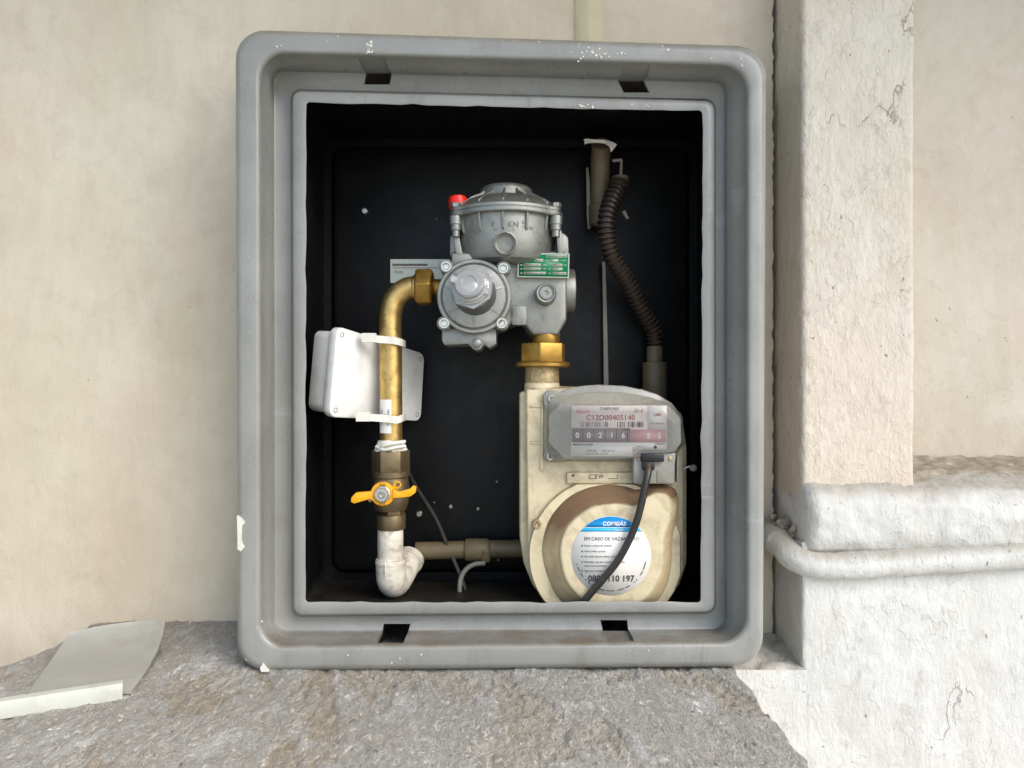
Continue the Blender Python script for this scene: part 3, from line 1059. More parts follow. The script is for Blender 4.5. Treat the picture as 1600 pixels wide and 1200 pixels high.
# green plate
b = MB()
pl = b.prism([(809.5, 395), (890, 396), (889, 434.5), (808, 433)], .0755, .006)
gp = b.build('data_plate', M['platesilver'], reg, bevel=.0003, seg=1)
b = MB()
b.prism([(811.5, 397), (888.2, 398), (887.2, 432.6), (810.2, 431.2)], .0750, .0003)
b.build('print', M['green'], gp, smooth=0)
b = MB()
for (x0, y0, x1, y1) in ((853, 398.5, 886, 402.5), (835, 404.5, 849, 409), (860, 405, 873, 409), (818, 411.5, 845, 416), (863, 412, 879, 416), (818, 418, 845, 421.8), (863, 418.3, 879, 422.4), (818, 424.5, 853, 428.6), (863, 425, 885, 429.2)):
    b.rect(x0, y0, x1, y1, .0748, .0002)
for (x0, y0, x1, y1) in ((812.5, 399, 830, 400), (813, 401.5, 836, 402.4), (813, 405, 823, 406.3), (825, 406, 833, 407.2), (850, 406.5, 858, 407.5), (875, 406.5, 885, 407.5), (812.5, 413, 816, 415), (847, 413.5, 855, 414.5), (880, 413.5, 885, 415), (812.5, 419.5, 816, 421), (847, 419.5, 853, 420.5), (856, 419.5, 861, 420.5), (812.5, 426, 816, 427.5), (856, 426.5, 861, 427.5)):
    b.rect(x0, y0, x1, y1, .0748, .0002)
b.build('field', M['platesilver'], gp, smooth=0)
b = MB()
for (x0, y0, x1, y1) in ((856, 400, 884, 401), (838, 406.4, 846, 407.3), (821, 413.2, 841, 414.4), (822, 419.4, 842, 420.4), (821, 426.0, 849, 427.2), (866, 413.4, 876, 414.4), (866, 419.6, 874, 420.6), (866, 426.4, 882, 427.4)):
    b.rect(x0, y0, x1, y1, .0747, .00015)
b.build('print_line', M['greyink'], gp, smooth=0)
# red vent plug by the left bolt
b = MB()
b.lathe(W(716, 330, .088), (-.05, 0, 1), [(.0070, 0), (.0105, .004), (.0108, .012), (.0098, .0165), (.006, .0182), (0, .0184)], 24)
b.lathe(W(719, 315, .088), (1, 0, -.15), [(.0068, 0), (.0060, .006), (.0015, .0100), (0, .0102)], 16)
b.build('vent_plug', M['red'], reg, smooth=35)

# ================================================================== UNION BELOW THE REGULATOR
un = thing('brass_union', 'brass hexagon union nut joining the regulator outlet to the meter', 'pipe fitting', W(853, 604, .100))
cyl(853.5, 518, 538, 21.5, 21.5, .100).build('tail', M['brass'], un, bevel=.0008)
cyl(849, 537, 566, 37, 37, .100, 6, R(20)).build('nut', M['brass'], un, bevel=.0012)
b = MB()
k = S(.100)
o_ = W(848, 574, .100)
b.lathe(o_, (0, 0, 1), [(38 * k, 0), (42 * k, .0012), (42 * k, .0045), (40 * k, .0062), (30 * k, .0070)], 48)
b.build('washer', M['brass'], un)
cyl(847, 573, 606, 26.5, 26.5, .100).build('sleeve', M['galv'], un, bevel=.0008)

# ================================================================== COPPER PIPE
PY = .105
k = S(PY)
cp = thing('copper_pipe', 'stained copper elbow pipe rising from the valve to the regulator', 'pipe', W(610, 700, PY))
rp = 17.6 * k
pts = [W(611, 706, PY), W(611, 640, PY), W(610.5, 560, PY), W(610, 505, PY), W(611, 488, PY), W(615, 472, PY), W(624, 459, PY), W(637, 451, PY), W(650, 449, PY), W(662, 449, PY)]
b = MB()
b.tube(pts, rp, 28, 8)
b.build('tube', M['copper'], cp)
def hx(px0, px1, py, r, name, m, seg, par, Y=PY, phase=0.0, bev=.0014):
    b = MB()
    kk = S(Y)
    b.lathe(W(px0, py, Y), (1, 0, 0), [(r * .9 * kk, 0), (r * kk, 3 * kk), (r * kk, (px1 - px0 - 3) * kk), (r * .9 * kk, (px1 - px0) * kk)], seg, phase)
    return b.build(name, M[m], par, bevel=bev if seg < 12 else 0)
hx(650, 677, 449, 30.5, 'nut', 'brass', 6, cp, phase=R(12))
hx(676, 700, 449, 13, 'nipple', 'brass', 24, cp)
hx(645, 652, 449, 20, 'collar', 'copper', 28, cp)
# stamped letters running up the pipe
def pw(x0, z0):
    def fn(x, z):
        a = R(-14) + z / rp
        return Vector((W(610.5, 0, PY).x + (rp + .0002) * math.sin(a), PY - (rp + .0002) * math.cos(a), z0 + x))
    return fn
M['stamp'] = mat('stamped_letter_shade', '#6b4d24', .5, .5, var=.1)
def pipe_text(body, py, h, m, a0, up=True, bold=.0, par=cp, rr=rp):
    z0 = W(0, py, PY).z
    X = W(610.7, 0, PY).x
    def fn(x, z):
        if up:
            a, zz = R(a0) - z / rr, z0 + x
        else:
            a, zz = R(a0) + z / rr, z0 - x
        return Vector((X + (rr + .0003) * math.sin(a), PY - (rr + .0003) * math.cos(a), zz))
    return lettering(body, 610, py, PY, h, m, par, fn=fn, bold=bold)
pipe_text('SON', 503, 7.5, M['stamp'], -25)
# sticker wound on the pipe
def wrap_patch(y0, y1, a0, a1, rr, n_=10):
    X = W(610.7, 0, PY).x
    return [[Vector((X + rr * math.sin(R(a0 + (a1 - a0) * i / n_)), PY - rr * math.cos(R(a0 + (a1 - a0) * i / n_)), W(0, y, PY).z)) for i in range(n_ + 1)] for y in (y0, y1)]
b = MB()
b.loft(wrap_patch(624, 676, -58, 12, rp + .0004), closed=False)
st = b.build('sticker', M['paper'], cp, smooth=40)
for body, a0, h in (('Gas comb.', -40, 4.2), ('kg/cm', -20, 3.6), ('MADE IN L.', -3, 3.8)):
    pipe_text(body, 652, h, M['ink'], a0, up=False, par=st, rr=rp + .0006)
b = MB()
b.loft(wrap_patch(567, 600, -6, 30, rp + .0003), closed=False)
b.build('scuffed_tape', M['copper'], cp, smooth=40)

# ================================================================== VALVE
VX = 610.5
va = thing('ball_valve', 'brass ball valve with a yellow butterfly handle on the left pipe', 'valve', W(VX, 826, PY))
b = cyl(VX, 688, 704, 19, 26, PY)
b.v = [v + Vector((noise.noise(v * 160) * .0014, noise.noise(v * 150 + Vector((5, 0, 0))) * .0014, noise.noise(v * 120 + Vector((0, 7, 0))) * .0022)) for v in b.v]
b.tube([W(592, 702, PY - .012), W(600, 696, PY - .02), W(612, 693, PY - .021), W(625, 691, PY - .017), W(632, 690, PY - .010)], .0022, 8)
b.tube([W(588, 698, PY - .010), W(600, 703, PY - .02), W(618, 699, PY - .022), W(633, 697, PY - .012)], .0020, 8)
b.build('thread_tape', M['tape'], va, smooth=60)
cyl(VX, 703, 738, 30, 30, PY, 6, R(8)).build('upper_hexagon', M['valve'], va, bevel=.0012)
b = MB()
o_ = W(VX, 796, PY)
b.lathe(o_, (0, 0, 1), [(20 * k, -1 * k), (24 * k, 0), (27 * k, 8 * k), (29 * k, 20 * k), (29 * k, 36 * k), (27 * k, 50 * k), (28.5 * k, 52 * k), (28.5 * k, 60 * k)], 40)
b.build('valve_body', M['valve'], va)
cyl(614, 792, 806, 19, 19, PY, 6, R(15)).build('lower_hexagon', M['valve'], va, bevel=.001)
cyl(611, 803, 826, 23, 22.5, PY).build('lower_collar', M['valve'], va, bevel=.001)
# stem and handle, a little proud of the body
HY = .060
hc = W(597.5, 772, HY)
b = MB()
b.lathe(hc, (0, -1, 0), [(.009, -.03), (.009, 0)], 20)
b.build('stem', M['valve'], va)
kh = S(HY)
b = MB()
b.lathe(hc, (0, -1, 0), [(18.5 * kh, -.006), (19 * kh, -.001), (18 * kh, .0012), (14 * kh, .0015), (13 * kh, .0005), (0, .0005)], 36)
b.prism([(549, 777), (556, 770), (580, 768), (583, 783), (574, 781), (553, 787), (548, 784)], HY - .003, .007)
b.prism([(614, 764), (622, 769), (640, 764), (645, 759), (650, 761), (649, 770), (641, 776), (620, 778), (613, 779)], HY - .003, .007)
b.prism([(617, 752.5), (623, 752), (627, 756), (626, 761), (620, 765), (612, 762)], HY + .001, .003)
ha = b.build('handle', M['yellow'], va, bevel=.0012, seg=2, bang=40)
b = MB()
b.lathe(W(622, 757, HY), (0, -1, 0), [(3.2 * kh, -.002), (3.2 * kh, .0006), (0, .0006)], 14)
b.build('eyelet', M['valve'], ha)
b = MB()
b.lathe(W(578, 782, HY - .0045), (0, -1, 0), [(2.4 * kh, -.002), (2.4 * kh, .0006), (0, .0006)], 14)
b.build('eyelet', M['valve'], ha)
for body, y in (('GAS', 757.8), ('OPEN', 787)):
    lettering(body if body == 'GAS' else 'GAS', 597.5, y, HY - .0022, 4.2, M['brass'], ha, bold=.02)
b = MB()
b.lathe(hc, (0, -1, 0), [(13 * kh, 0), (13 * kh, .002), (12 * kh, .0026)], 24)
b.lathe(hc, (0, -1, 0), [(11.5 * kh, .002), (11.5 * kh, .006), (10.5 * kh, .007), (6.5 * kh, .007), (6 * kh, .0055), (0, .0055)], 6, R(10))
b.lathe(hc, (0, -1, 0), [(4.6 * kh, .004), (4.6 * kh, .0085), (3.8 * kh, .0092), (2 * kh, .0090), (1.8 * kh, .0070), (0, .0070)], 20)
b.build('handle_nut', M['steel'], va)

# ================================================================== WHITE PIPE + ELBOW
ep = thing('elbow_pipe', 'short dirty white pipe with an elbow below the ball valve', 'pipe', W(610, 936, PY))
cyl(610, 822, 880, 20, 20, PY).build('tube', M['whitepipe'], ep, bevel=.0006)
b = MB()
X_ = W(611, 0, PY).x
pts = [Vector((X_, PY, -.209)), Vector((X_, PY, -.226)), Vector((X_ + .0005, PY + .002, -.2350)), Vector((X_ + .002, PY + .011, -.2410)), Vector((X_ + .006, PY + .026, -.2390)), Vector((X_ + .0150, PY + .062, -.2225))]
b.tube(pts, [23.5 * k, 23.5 * k, 23 * k, 22.5 * k, 22 * k, 21.5 * k], 28, 8)
b.lathe(pts[-1], pts[-1] - pts[-2], [(21 * k, -.010), (24 * k, -.009), (24 * k, -.001), (21 * k, 0)], 32)
b.lathe(W(611, 881, PY), (0, 0, 1), [(23 * k, 0), (24.5 * k, 1 * k), (24.5 * k, 5 * k), (22 * k, 7 * k)], 32)
b.build('elbow', M['whitepipe'], ep)
b = MB()
b.box(Vector((X_ - .004, PY - 24 * k, -.218)), (.0016, .002, .016))
b.build('seam', M['whitepipe'], ep, bevel=.0005, seg=1)

# ---- pipe along the back
rp_ = thing('back_pipe', 'dull beige pipe lying along the cabinet bottom at the back', 'pipe', W(730, 872, .17))
b = MB()
b.tube([W(650, 861, .176), W(690, 860, .176), W(760, 858, .176), W(835, 857, .176)], 14 * S(.17), 20, 4)
b.build('tube', M['oldpipe'], rp_)
hx(727, 764, 859, 17.5, 'coupling', 'oldpipe', 24, rp_, Y=.174)
hx(752, 766, 862, 19.5, 'locknut', 'oldpipe', 6, rp_, Y=.174)

# ================================================================== WHITE JUNCTION BOX
jb = thing('junction_box', 'white square plastic junction box strapped behind the copper pipe', 'junction box', W(590, 655, .13))
TL, TR, BR, BL = W(527, 509, .060), W(664, 553, .190), W(658, 658, .190), W(514.5, 652, .060)
nrm = (TR - TL).cross(BL - TL).normalized()
if nrm.y < 0:
    nrm = -nrm
def quadbox(c, d0, d1, rr, grow=0.0, ns=3, nc=5):
    ctr = (c[0] + c[1] + c[2] + c[3]) / 4
    lo = []
    for i in range(4):
        p = c[i]
        u, v = (c[i - 1] - p).normalized(), (c[(i + 1) % 4] - p).normalized()
        p = p - (u + v) * grow
        for q in range(nc + 1):
            a = math.pi / 2 * q / nc
            lo.append(p + u * rr * (1 - math.sin(a)) + v * rr * (1 - math.cos(a)))
    return [[p + nrm * d for p in lo] for d in (d0, d1)]
C4 = [TL, TR, BR, BL]
b = MB()
b.loft(quadbox(C4, .0, .012, .010))
b.build('lid', M['whitebox'], jb, bevel=.0018, seg=2)
b = MB()
b.loft(quadbox(C4, .0118, .042, .010, -.004))
b.build('case', M['whitebox'], jb, bevel=.0015, seg=2)
for i in range(4):
    p = C4[i]
    u, v = (C4[i - 1] - p).normalized(), (C4[(i + 1) % 4] - p).normalized()
    b = MB()
    b.lathe(p + (u + v) * .0085, -nrm, [(.0030, -.002), (.0030, .0004), (.0024, .0006), (.0018, -.0004), (0, -.0006)], 14)
    b.build('screw', M['strip'], jb)
# two pale straps round pipe and box
for i, (y0, x0, ya) in enumerate(((528, 571, 541), (651, 562, 652))):
    b = MB()
    zc = W(0, (y0 + ya) / 2, PY).z
    p = [W(x0, y0, .082), W(590, y0 + 2, .082), W(603, y0 + 3, PY - .0175), W(620, y0 + 5, PY - .0165), W(632, ya - 4 if i == 0 else ya, PY - .004), W(634, ya - 1 if i == 0 else ya, .14)]
    hh = 5.6 * k
    lo = []
    n_ = len(p)
    Pp = []
    for a in range(n_ - 1):
        for t in range(6):
            t /= 6
            p0, p1, p2, p3 = p[max(a - 1, 0)], p[a], p[a + 1], p[min(a + 2, n_ - 1)]
            Pp.append(.5 * ((2 * p1) + (p2 - p0) * t + (2 * p0 - 5 * p1 + 4 * p2 - p3) * t * t + (3 * p1 - p0 - 3 * p2 + p3) * t ** 3))
    Pp.append(p[-1])
    b.loft([[q + Vector((0, -.0012, hh)), q + Vector((0, .0012, hh)), q + Vector((0, .0012, -hh)), q + Vector((0, -.0012, -hh))] for q in Pp])
    c = W(x0 + 6, y0, .080)
    b.box(c, (.016, .008, .0108))
    o = b.build('cable_tie', M['tie'], None, bevel=.0005, seg=1)
    tag(o, ('upper' if i == 0 else 'lower') + ' pale plastic strap holding the white box to the copper pipe', 'cable tie', 'straps round the copper pipe')

# ================================================================== GAS METER
gm = thing('gas_meter', 'cream gas meter with round bulging front and a clear counter window', 'gas meter', W(945, 950, .13))
MBY = .078
b = MB()
b.prism([(822, 607), (880, 605), (1000, 612), (1060, 645), (1069, 700), (1069, 890), (1055, 925), (1035, 948), (860, 948), (842, 925), (830, 890), (824, 845)], MBY, .05)
b.build('front_shell', M['cream'], gm, bevel=.003, seg=3)
b = MB()
b.prism([(812, 612), (872, 603), (1004, 608), (1066, 645), (1074, 700), (1074, 880), (1062, 915), (1040, 940), (852, 940), (832, 915), (818, 880), (812, 840)], .090, .085)
b.build('back_shell', M['cream'], gm, bevel=.004, seg=3)
b = MB()
b.prism([(846, 630), (849, 625), (849, 735), (844, 735)], MBY - .003, .01)
b.rect(828, 632, 846, 636, MBY - .002, .01)
b.rect(828, 690, 852, 694, MBY - .002, .01)
b.build('shell_rib', M['cream'], gm, bevel=.0008)
# moulded details under the counter
b = MB()
b.rect(886, 738, 1000, 755, MBY - .0045, .01)
b.build('name_strip', M['cream'], gm, bevel=.001)
b = MB()
for (x0, y0, x1, y1) in ((921, 741.5, 934, 742.3), (921, 747.2, 934, 748), (920.5, 741.5, 921.3, 748), (951, 747.2, 965, 748), (964.3, 742, 965, 748), (894, 741, 898, 745), (930, 743, 932, 748)):
    b.rect(x0, y0, x1, y1, MBY - .0050, .0008)
b.build('moulded_mark', M['greyink'], gm, smooth=0)
lettering('W', 939, 744.8, MBY - .0048, 6, M['greyink'], gm, bold=.02)
# circular cover
b = MB()
cen = (947, 868)
def circ(r_, x1=1064, n_=96):
    return [(min(cen[0] + r_ * math.cos(2 * math.pi * i / n_), x1), cen[1] + r_ * math.sin(2 * math.pi * i / n_)) for i in range(n_)]
CY = .0700
cv = [(x, min(y, 944)) for x, y in circ(121)]
cv = [(x, max(y, 755.5)) for x, y in cv]
b.loft([[W(x, y, CY) + Vector((0, .012, 0)) for x, y in cv], [W(x, y, CY) + Vector((0, .002, 0)) for x, y in cv],
        [W(cen[0] + (x - cen[0]) * .985, cen[1] + (y - cen[1]) * .985, CY) for x, y in cv]])
b.build('cover_plate', M['cream'], gm, smooth=40)
screw_part(839, 819.5, CY - .0012, 7.2, gm, 'galv')
screw_part(1060, 871, CY + .003, 6.5, gm, 'galv')
# bulging diaphragm housing, waisted on the right
inner = [(908, 936), (885, 910), (876, 881), (874.5, 854), (883, 827), (901, 805.5), (926, 790), (955, 785), (974, 786), (986, 788.5), (997, 788), (1006, 778), (1016, 771), (1029, 768), (1043, 772), (1050, 783), (1051, 798), (1045, 820), (1039, 838), (1037.5, 862), (1036, 885), (1028, 910), (1010, 936), (985, 946), (935, 946)]
outer = [(873, 936), (856, 904), (846.5, 868), (848.5, 838), (860, 807), (883, 780), (908, 765), (935, 757.5), (955, 756), (978, 759), (992, 764), (1001, 763), (1010, 757), (1028, 755.5), (1046, 759), (1057, 768), (1060, 785), (1059, 805), (1053, 830), (1050, 850), (1050, 870), (1048, 895), (1040, 920), (1026, 940), (990, 950), (900, 950)]
def polar(poly, n_=120, c=(955, 865)):
    pts = [Vector((x - c[0], y - c[1])) for x, y in poly]
    # smooth by closed Catmull-Rom first
    sm = []
    m_ = len(pts)
    for i in range(m_):
        p0, p1, p2, p3 = pts[i - 1], pts[i], pts[(i + 1) % m_], pts[(i + 2) % m_]
        for q in range(8):
            t = q / 8
            sm.append(.5 * ((2 * p1) + (p2 - p0) * t + (2 * p0 - 5 * p1 + 4 * p2 - p3) * t * t + (3 * p1 - p0 - 3 * p2 + p3) * t ** 3))
    out = []
    for i in range(n_):
        a = 2 * math.pi * i / n_
        d = Vector((math.cos(a), math.sin(a)))
        best = None
        for s0 in range(len(sm)):
            A, B = sm[s0], sm[(s0 + 1) % len(sm)]
            e = B - A
            det = d.x * (-e.y) + e.x * d.y
            if abs(det) < 1e-9:
                continue
            t = (A.x * (-e.y) + e.x * A.y) / det
            u = (d.x * A.y - d.y * A.x) / det
            if t > 0 and -1e-6 <= u <= 1 + 1e-6:
                best = t if best is None else max(best, t)
        out.append(d * best)
    return [(p.x + c[0], p.y + c[1]) for p in out]
PI_, PO = polar(inner), polar(outer)
def mixp(t, g=1.0):
    return [((a[0] * (1 - t) + b_[0] * t - 955) * g + 955, (a[1] * (1 - t) + b_[1] * t - 865) * g + 865) for a, b_ in zip(PO, PI_)]
FY = .048
b = MB()
b.loft([[W(x, y, Y) for x, y in mixp(t, g_)] for t, Y, g_ in ((0, CY + .002, 1), (.05, CY - .0008, 1), (.30, CY - .005, 1), (.65, CY - .0110, 1), (.92, CY - .0165, 1), (1, CY - .0172, .99))])
b.build('dusty_ring', M['dusty'], gm, smooth=50)
lv = [(.97, CY - .0150, 1), (.99, CY - .0170, 1), (1, FY + .0035, 1), (1, FY + .0016, .987), (1, FY + .0004, .96), (1, FY, .93)]
b = MB()
b.loft([[W(x, y, Y) for x, y in mixp(t, g_)] for t, Y, g_ in lv])
b.build('diaphragm_bulge', M['cream'], gm, smooth=50)
# neck up to the union
b = cyl(847, 598, 612, 27, 28, .100)
b.build('neck', M['cream'], gm, bevel=.001)
# counter housing
bez = [(849, 616), (855, 609), (864, 608), (873, 613), (888, 606.5), (910, 603), (935, 601), (975, 603), (1005, 609), (1027, 616), (1050, 630), (1067, 652), (1068.5, 694), (1058, 709), (1055, 720), (1000, 722), (886, 721), (870, 723), (854, 722), (848.5, 714), (854, 696), (854, 644), (849, 630)]
win = [(893, 631), (1043, 632), (1063, 654), (1064, 692), (1053, 706), (1000, 715.5), (882, 717), (858, 692), (858, 649), (876, 631)]
def resample(poly, n_=90, c=(955, 665)):
    pts = [Vector((x - c[0], (y - c[1]) * 1.6)) for x, y in poly]
    out = []
    for i in range(n_):
        a = 2 * math.pi * i / n_
        d = Vector((math.cos(a), math.sin(a)))
        best = 0
        for s0 in range(len(pts)):
            A, B = pts[s0], pts[(s0 + 1) % len(pts)]
            e = B - A
            det = d.x * (-e.y) + e.x * d.y
            if abs(det) < 1e-9:
                continue
            t = (A.x * (-e.y) + e.x * A.y) / det
            u = (d.x * A.y - d.y * A.x) / det
            if t > 0 and -1e-6 <= u <= 1 + 1e-6:
                best = max(best, t)
        out.append(d * best)
    return [(p.x + c[0], p.y / 1.6 + c[1]) for p in out]
RB, RW = resample(bez, 140), resample(win, 140)
def mx2(t):
    return [(a[0] * (1 - t) + b_[0] * t, a[1] * (1 - t) + b_[1] * t) for a, b_ in zip(RB, RW)]
b = MB()
b.loft([[W(x, y, Y) for x, y in mx2(t)] for t, Y in ((0, .082), (0, .070), (.05, .0685), (.35, .0665), (.42, .064), (.9, .0565), (1.0, .0545), (1.02, .0545))])
b.build('counter_housing', M['counter'], gm, smooth=22)
WY = .0542
b = MB()
b.prism([(893, 634), (1042, 634), (1042, 703), (1000, 704), (989, 713), (891, 713)], WY - .0006, .0006)
ip = b.build('index_plate', M['plate'], gm, smooth=0)
def pl_rect(name, m, rects, d):
    b = MB()
    for r_ in rects:
        b.rect(*r_, WY - d, .0002)
    return b.build(name, M[m], ip, smooth=0)
pl_rect('white_field', 'paper', [(1012, 634.5, 1041, 671), (892, 691.5, 988, 712.5), (988, 691.5, 1041, 702.5)], .0009)
pl_rect('number_band', 'band', [(893.5, 669, 985, 691)], .0009)
pl_rect('decimal_band', 'redband', [(985, 671.2, 1041, 691)], .00092)
pl_rect('red_stripe', 'redband', [(901, 640.5, 921, 645)], .0009)
pl_rect('wheel_gap', 'greyink', [(910 + 17.5 * i, 670, 911 + 17.5 * i, 690) for i in range(5)], .0011)
pl_rect('barcode', 'greyink', [(907 + i * 1.9 + random.random(), 659, 907.8 + i * 1.9 + random.random(), 667.5) for i in range(52) if i % 7 != 3 and not 22 < i < 30], .0011)
for body, x, y, h, mm_, bd in (('DAESUNG', 953, 638.5, 4.6, 'greyink', .0), ('G1.6', 998, 642, 5, 'greyink', .0), ('C12D00405140', 954, 652.8, 8.6, 'redink', .0),
                               ('MADE IN KOREA', 911, 694.8, 3.0, 'ink', .01), ('P 0,5 bar', 925, 704.5, 3.0, 'ink', .0), ('Max 0,5 bar', 951, 704.5, 3.0, 'ink', .0), ('Pmax 0,5 kPa  V 1,2 dm', 933, 709, 2.6, 'ink', .0),
                               ('G00', 1027, 648.5, 4.6, 'redink', .02), ('Gas Natural', 1027, 661.5, 3.0, 'greyink', .0), ('INMETRO', 1031, 694, 2.6, 'ink', .0), ('PORT. 111', 1001, 698, 2.4, 'greyink', .0), ('Vazao max', 978, 671, 2.0, 'ink', .0)):
    lettering(body, x, y, WY - .0013, h, M[mm_], ip, bold=bd, name='lettering')
for ch, x in (('0', 902), ('0', 920), ('2', 938), ('1', 956), ('6', 974), ('5', 1013.5), ('5', 1030.5)):
    lettering(ch, x, 680.5 if x < 1000 else 681.5, WY - .0012, 8.5, M['whiteink'], ip, name='digit', bold=.012)
b = MB()
b.lathe(W(1024, 698.8, WY - .0008), (0, -1, 0), [(2.6 * S(WY), 0), (2.6 * S(WY), .0002), (0, .0002)], 14)
b.build('seal_dot', M['ink'], ip)
# clear window in front of the plate
b = MB()
b.loft([[W(x, y, WY - .0042) for x, y in RW], [W(x, y, WY - .0054) for x, y in RW], [W((x - 955) * .985 + 955, (y - 672) * .97 + 672, WY - .0062) for x, y in RW]], cap0=False)
b.build('window', M['clear'], gm, smooth=22)
for (x, y) in ((862.5, 623), (860, 713)):
    screw_part(x, y, .0655, 6.2, gm, 'steel')
# sealed bracket below the window
b = MB()
b.prism([(990, 710), (1056, 708), (1056, 718), (1055, 722), (1054, 756), (990, 756)], .0525, .03)
b.prism([(1058, 712), (1062, 712), (1061, 755), (1057, 755)], .060, .012)
b.build('pulse_bracket', M['counter'], gm, bevel=.0015, seg=2)
b = MB()
b.rect(1026, 735, 1044, 754, .0515, .004)
b.build('bracket_tab', M['strip'], gm, bevel=.001)
for x in (996, 1045):
    b = MB()
    b.rect(x, 713, x + 5, 720, .0512, .004)
    b.build('bracket_clip', M['galv'], gm, bevel=.0006)
# sealing wire at right
b = MB()
b.tube([W(1066, 734, .075), W(1074, 730, .073), W(1080, 729, .073), W(1086, 732, .075)], .0011, 8)
b.lathe(W(1083, 731, .073), (0, -1, 0), [(.004, -.0015), (.004, .0015)], 12)
b.build('seal', M['steel'], gm)
# round supplier sticker
sk = thing('round_sticker', 'round white gas leak notice with a blue top on the meter front', 'sticker', W(955, 930, FY))
k = S(FY)
SCX, SCY, SR = 955, 868.5, 62.0
def disc(y0, y1, Y, m, name, par, rr=SR):
    pts = []
    for i in range(97):
        a = 2 * math.pi * i / 96
        pts.append((SCX + rr * math.cos(a), min(max(SCY + rr * math.sin(a), y0), y1)))
    q = []
    for p in pts:
        x = p[0]
        lim = math.sqrt(max(0, rr * rr - (p[1] - SCY) ** 2))
        q.append((min(max(x, SCX - lim), SCX + lim) if abs(p[1] - y0) < 1e-6 or abs(p[1] - y1) < 1e-6 else x, p[1]))
    b = MB()
    b.loft([[W(x, y, Y) for x, y in q[:-1]], [W(x, y, Y) + Vector((0, .0003, 0)) for x, y in q[:-1]]])
    return b.build(name, M[m], par, smooth=0)
disc(0, 2000, FY - .0004, 'paper', 'sticker_paper', sk)
disc(0, 823.5, FY - .0008, 'blue', 'blue_cap', sk, SR - .6)
disc(824.8, 830.5, FY - .0008, 'cyan', 'blue_band', sk, SR - .6)
LY = FY - .0011
lettering('COMGÁS', 959.5, 818.5, LY, 6.3, M['whiteink'], sk, bold=.02, shear=.15)
lettering('Natural', 967, 827.8, LY, 3, M['whiteink'], sk, bold=.01)
lettering('EM CASO DE VAZAMENTO', 956, 842, LY, 5.6, M['ink'], sk, bold=.0, squash=.92)
for y, tx in ((852.7, 'Fechar a válvula do medidor'), (861.4, 'Abrir janelas e portas'), (869.6, 'Não utilizar fogo para detectar vazamentos'), (878.2, 'Não utilizar o gás até o conserto do vazamento'), (884.2, 'nunca sem autorização'), (892, 'Ligar para a nossa emergência')):
    lettering(tx, 913, y, LY, 3.1, M['ink'], sk, bold=.004, align='LEFT', squash=.76 if len(tx) > 38 else .88)
b = MB()
for y in (852.7, 861.4, 869.6, 878.2, 892):
    b.lathe(W(909.5, y, LY), (0, -1, 0), [(1.2 * k, -.0002), (1.2 * k, .0), (0, .0)], 8)
b.build('bullet', M['ink'], sk)
lettering('0800 110 197', 955, 904.5, LY, 10, M['ink'], sk, bold=.012, squash=.94)
b = MB()
ring = []
for i in range(61):
    a = R(10 + 160 * i / 60)
    ring.append((SCX + (SR - 7) * math.cos(a), SCY + (SR - 7) * math.sin(a)))
for p, q in zip(ring[::1], ring[1::1]):
    if random.random() < .82:
        d = Vector((q[0] - p[0], q[1] - p[1])).normalized()
        nn = Vector((-d.y, d.x)) * .55
        b.prism([(p[0] + nn.x, p[1] + nn.y), (q[0] + nn.x - d.x * .3, q[1] + nn.y - d.y * .3), (q[0] - nn.x - d.x * .3, q[1] - nn.y - d.y * .3), (p[0] - nn.x, p[1] - nn.y)], LY, .0002)
b.build('fine_print', M['ink'], sk, smooth=0)

# ================================================================== CABLES
cb = thing('signal_cable', 'black signal cable with a plug running down across the meter front', 'cable', W(1013, 722, .045))
b = MB()
b.tube([W(1014, 726, .050), W(1012.5, 738, .044), W(1009, 755, .0405), W(1002, 788, .0385), W(994, 817, .0385), W(982, 846, .0390), W(964.5, 877, .0395), W(943, 904, .0402), W(922, 928, .0415), W(913, 939, .0440), W(907, 943, .056), W(905, 943, .080)], .0041, 16, 8)
b.build('sheath', M['cable'], cb)
b = MB()
b.rect(1003, 709, 1038, 722, .0455, .012)
b.rect(1004, 721, 1023, 735, .0465, .010)
b.build('plug', M['plugblack'], cb, bevel=.0012)
b = MB()
b.tube([W(637, 735, .16), W(648, 758, .165), W(665, 785, .170), W(683, 815, .172), W(700, 855, .170), W(716, 892, .165)], .0027, 10, 6)
b.tube([W(716, 892, .165), W(725, 915, .160), W(731, 945, .155)], .0027, 10, 6)
o = b.build('thin_cable', M['cable'])
tag(o, 'thin dark cable slanting down the back panel beside the valve', 'cable')
b = MB()
b.tube([W(720, 950, .14), W(718, 925, .145), W(720, 904, .15), W(728, 890, .154), W(741, 882, .158), W(758, 880, .160)], .0032, 12, 8)
o = b.build('grey_cable', M['greycable'])
tag(o, 'grey cable looping up from the cabinet floor below the back pipe', 'cable')

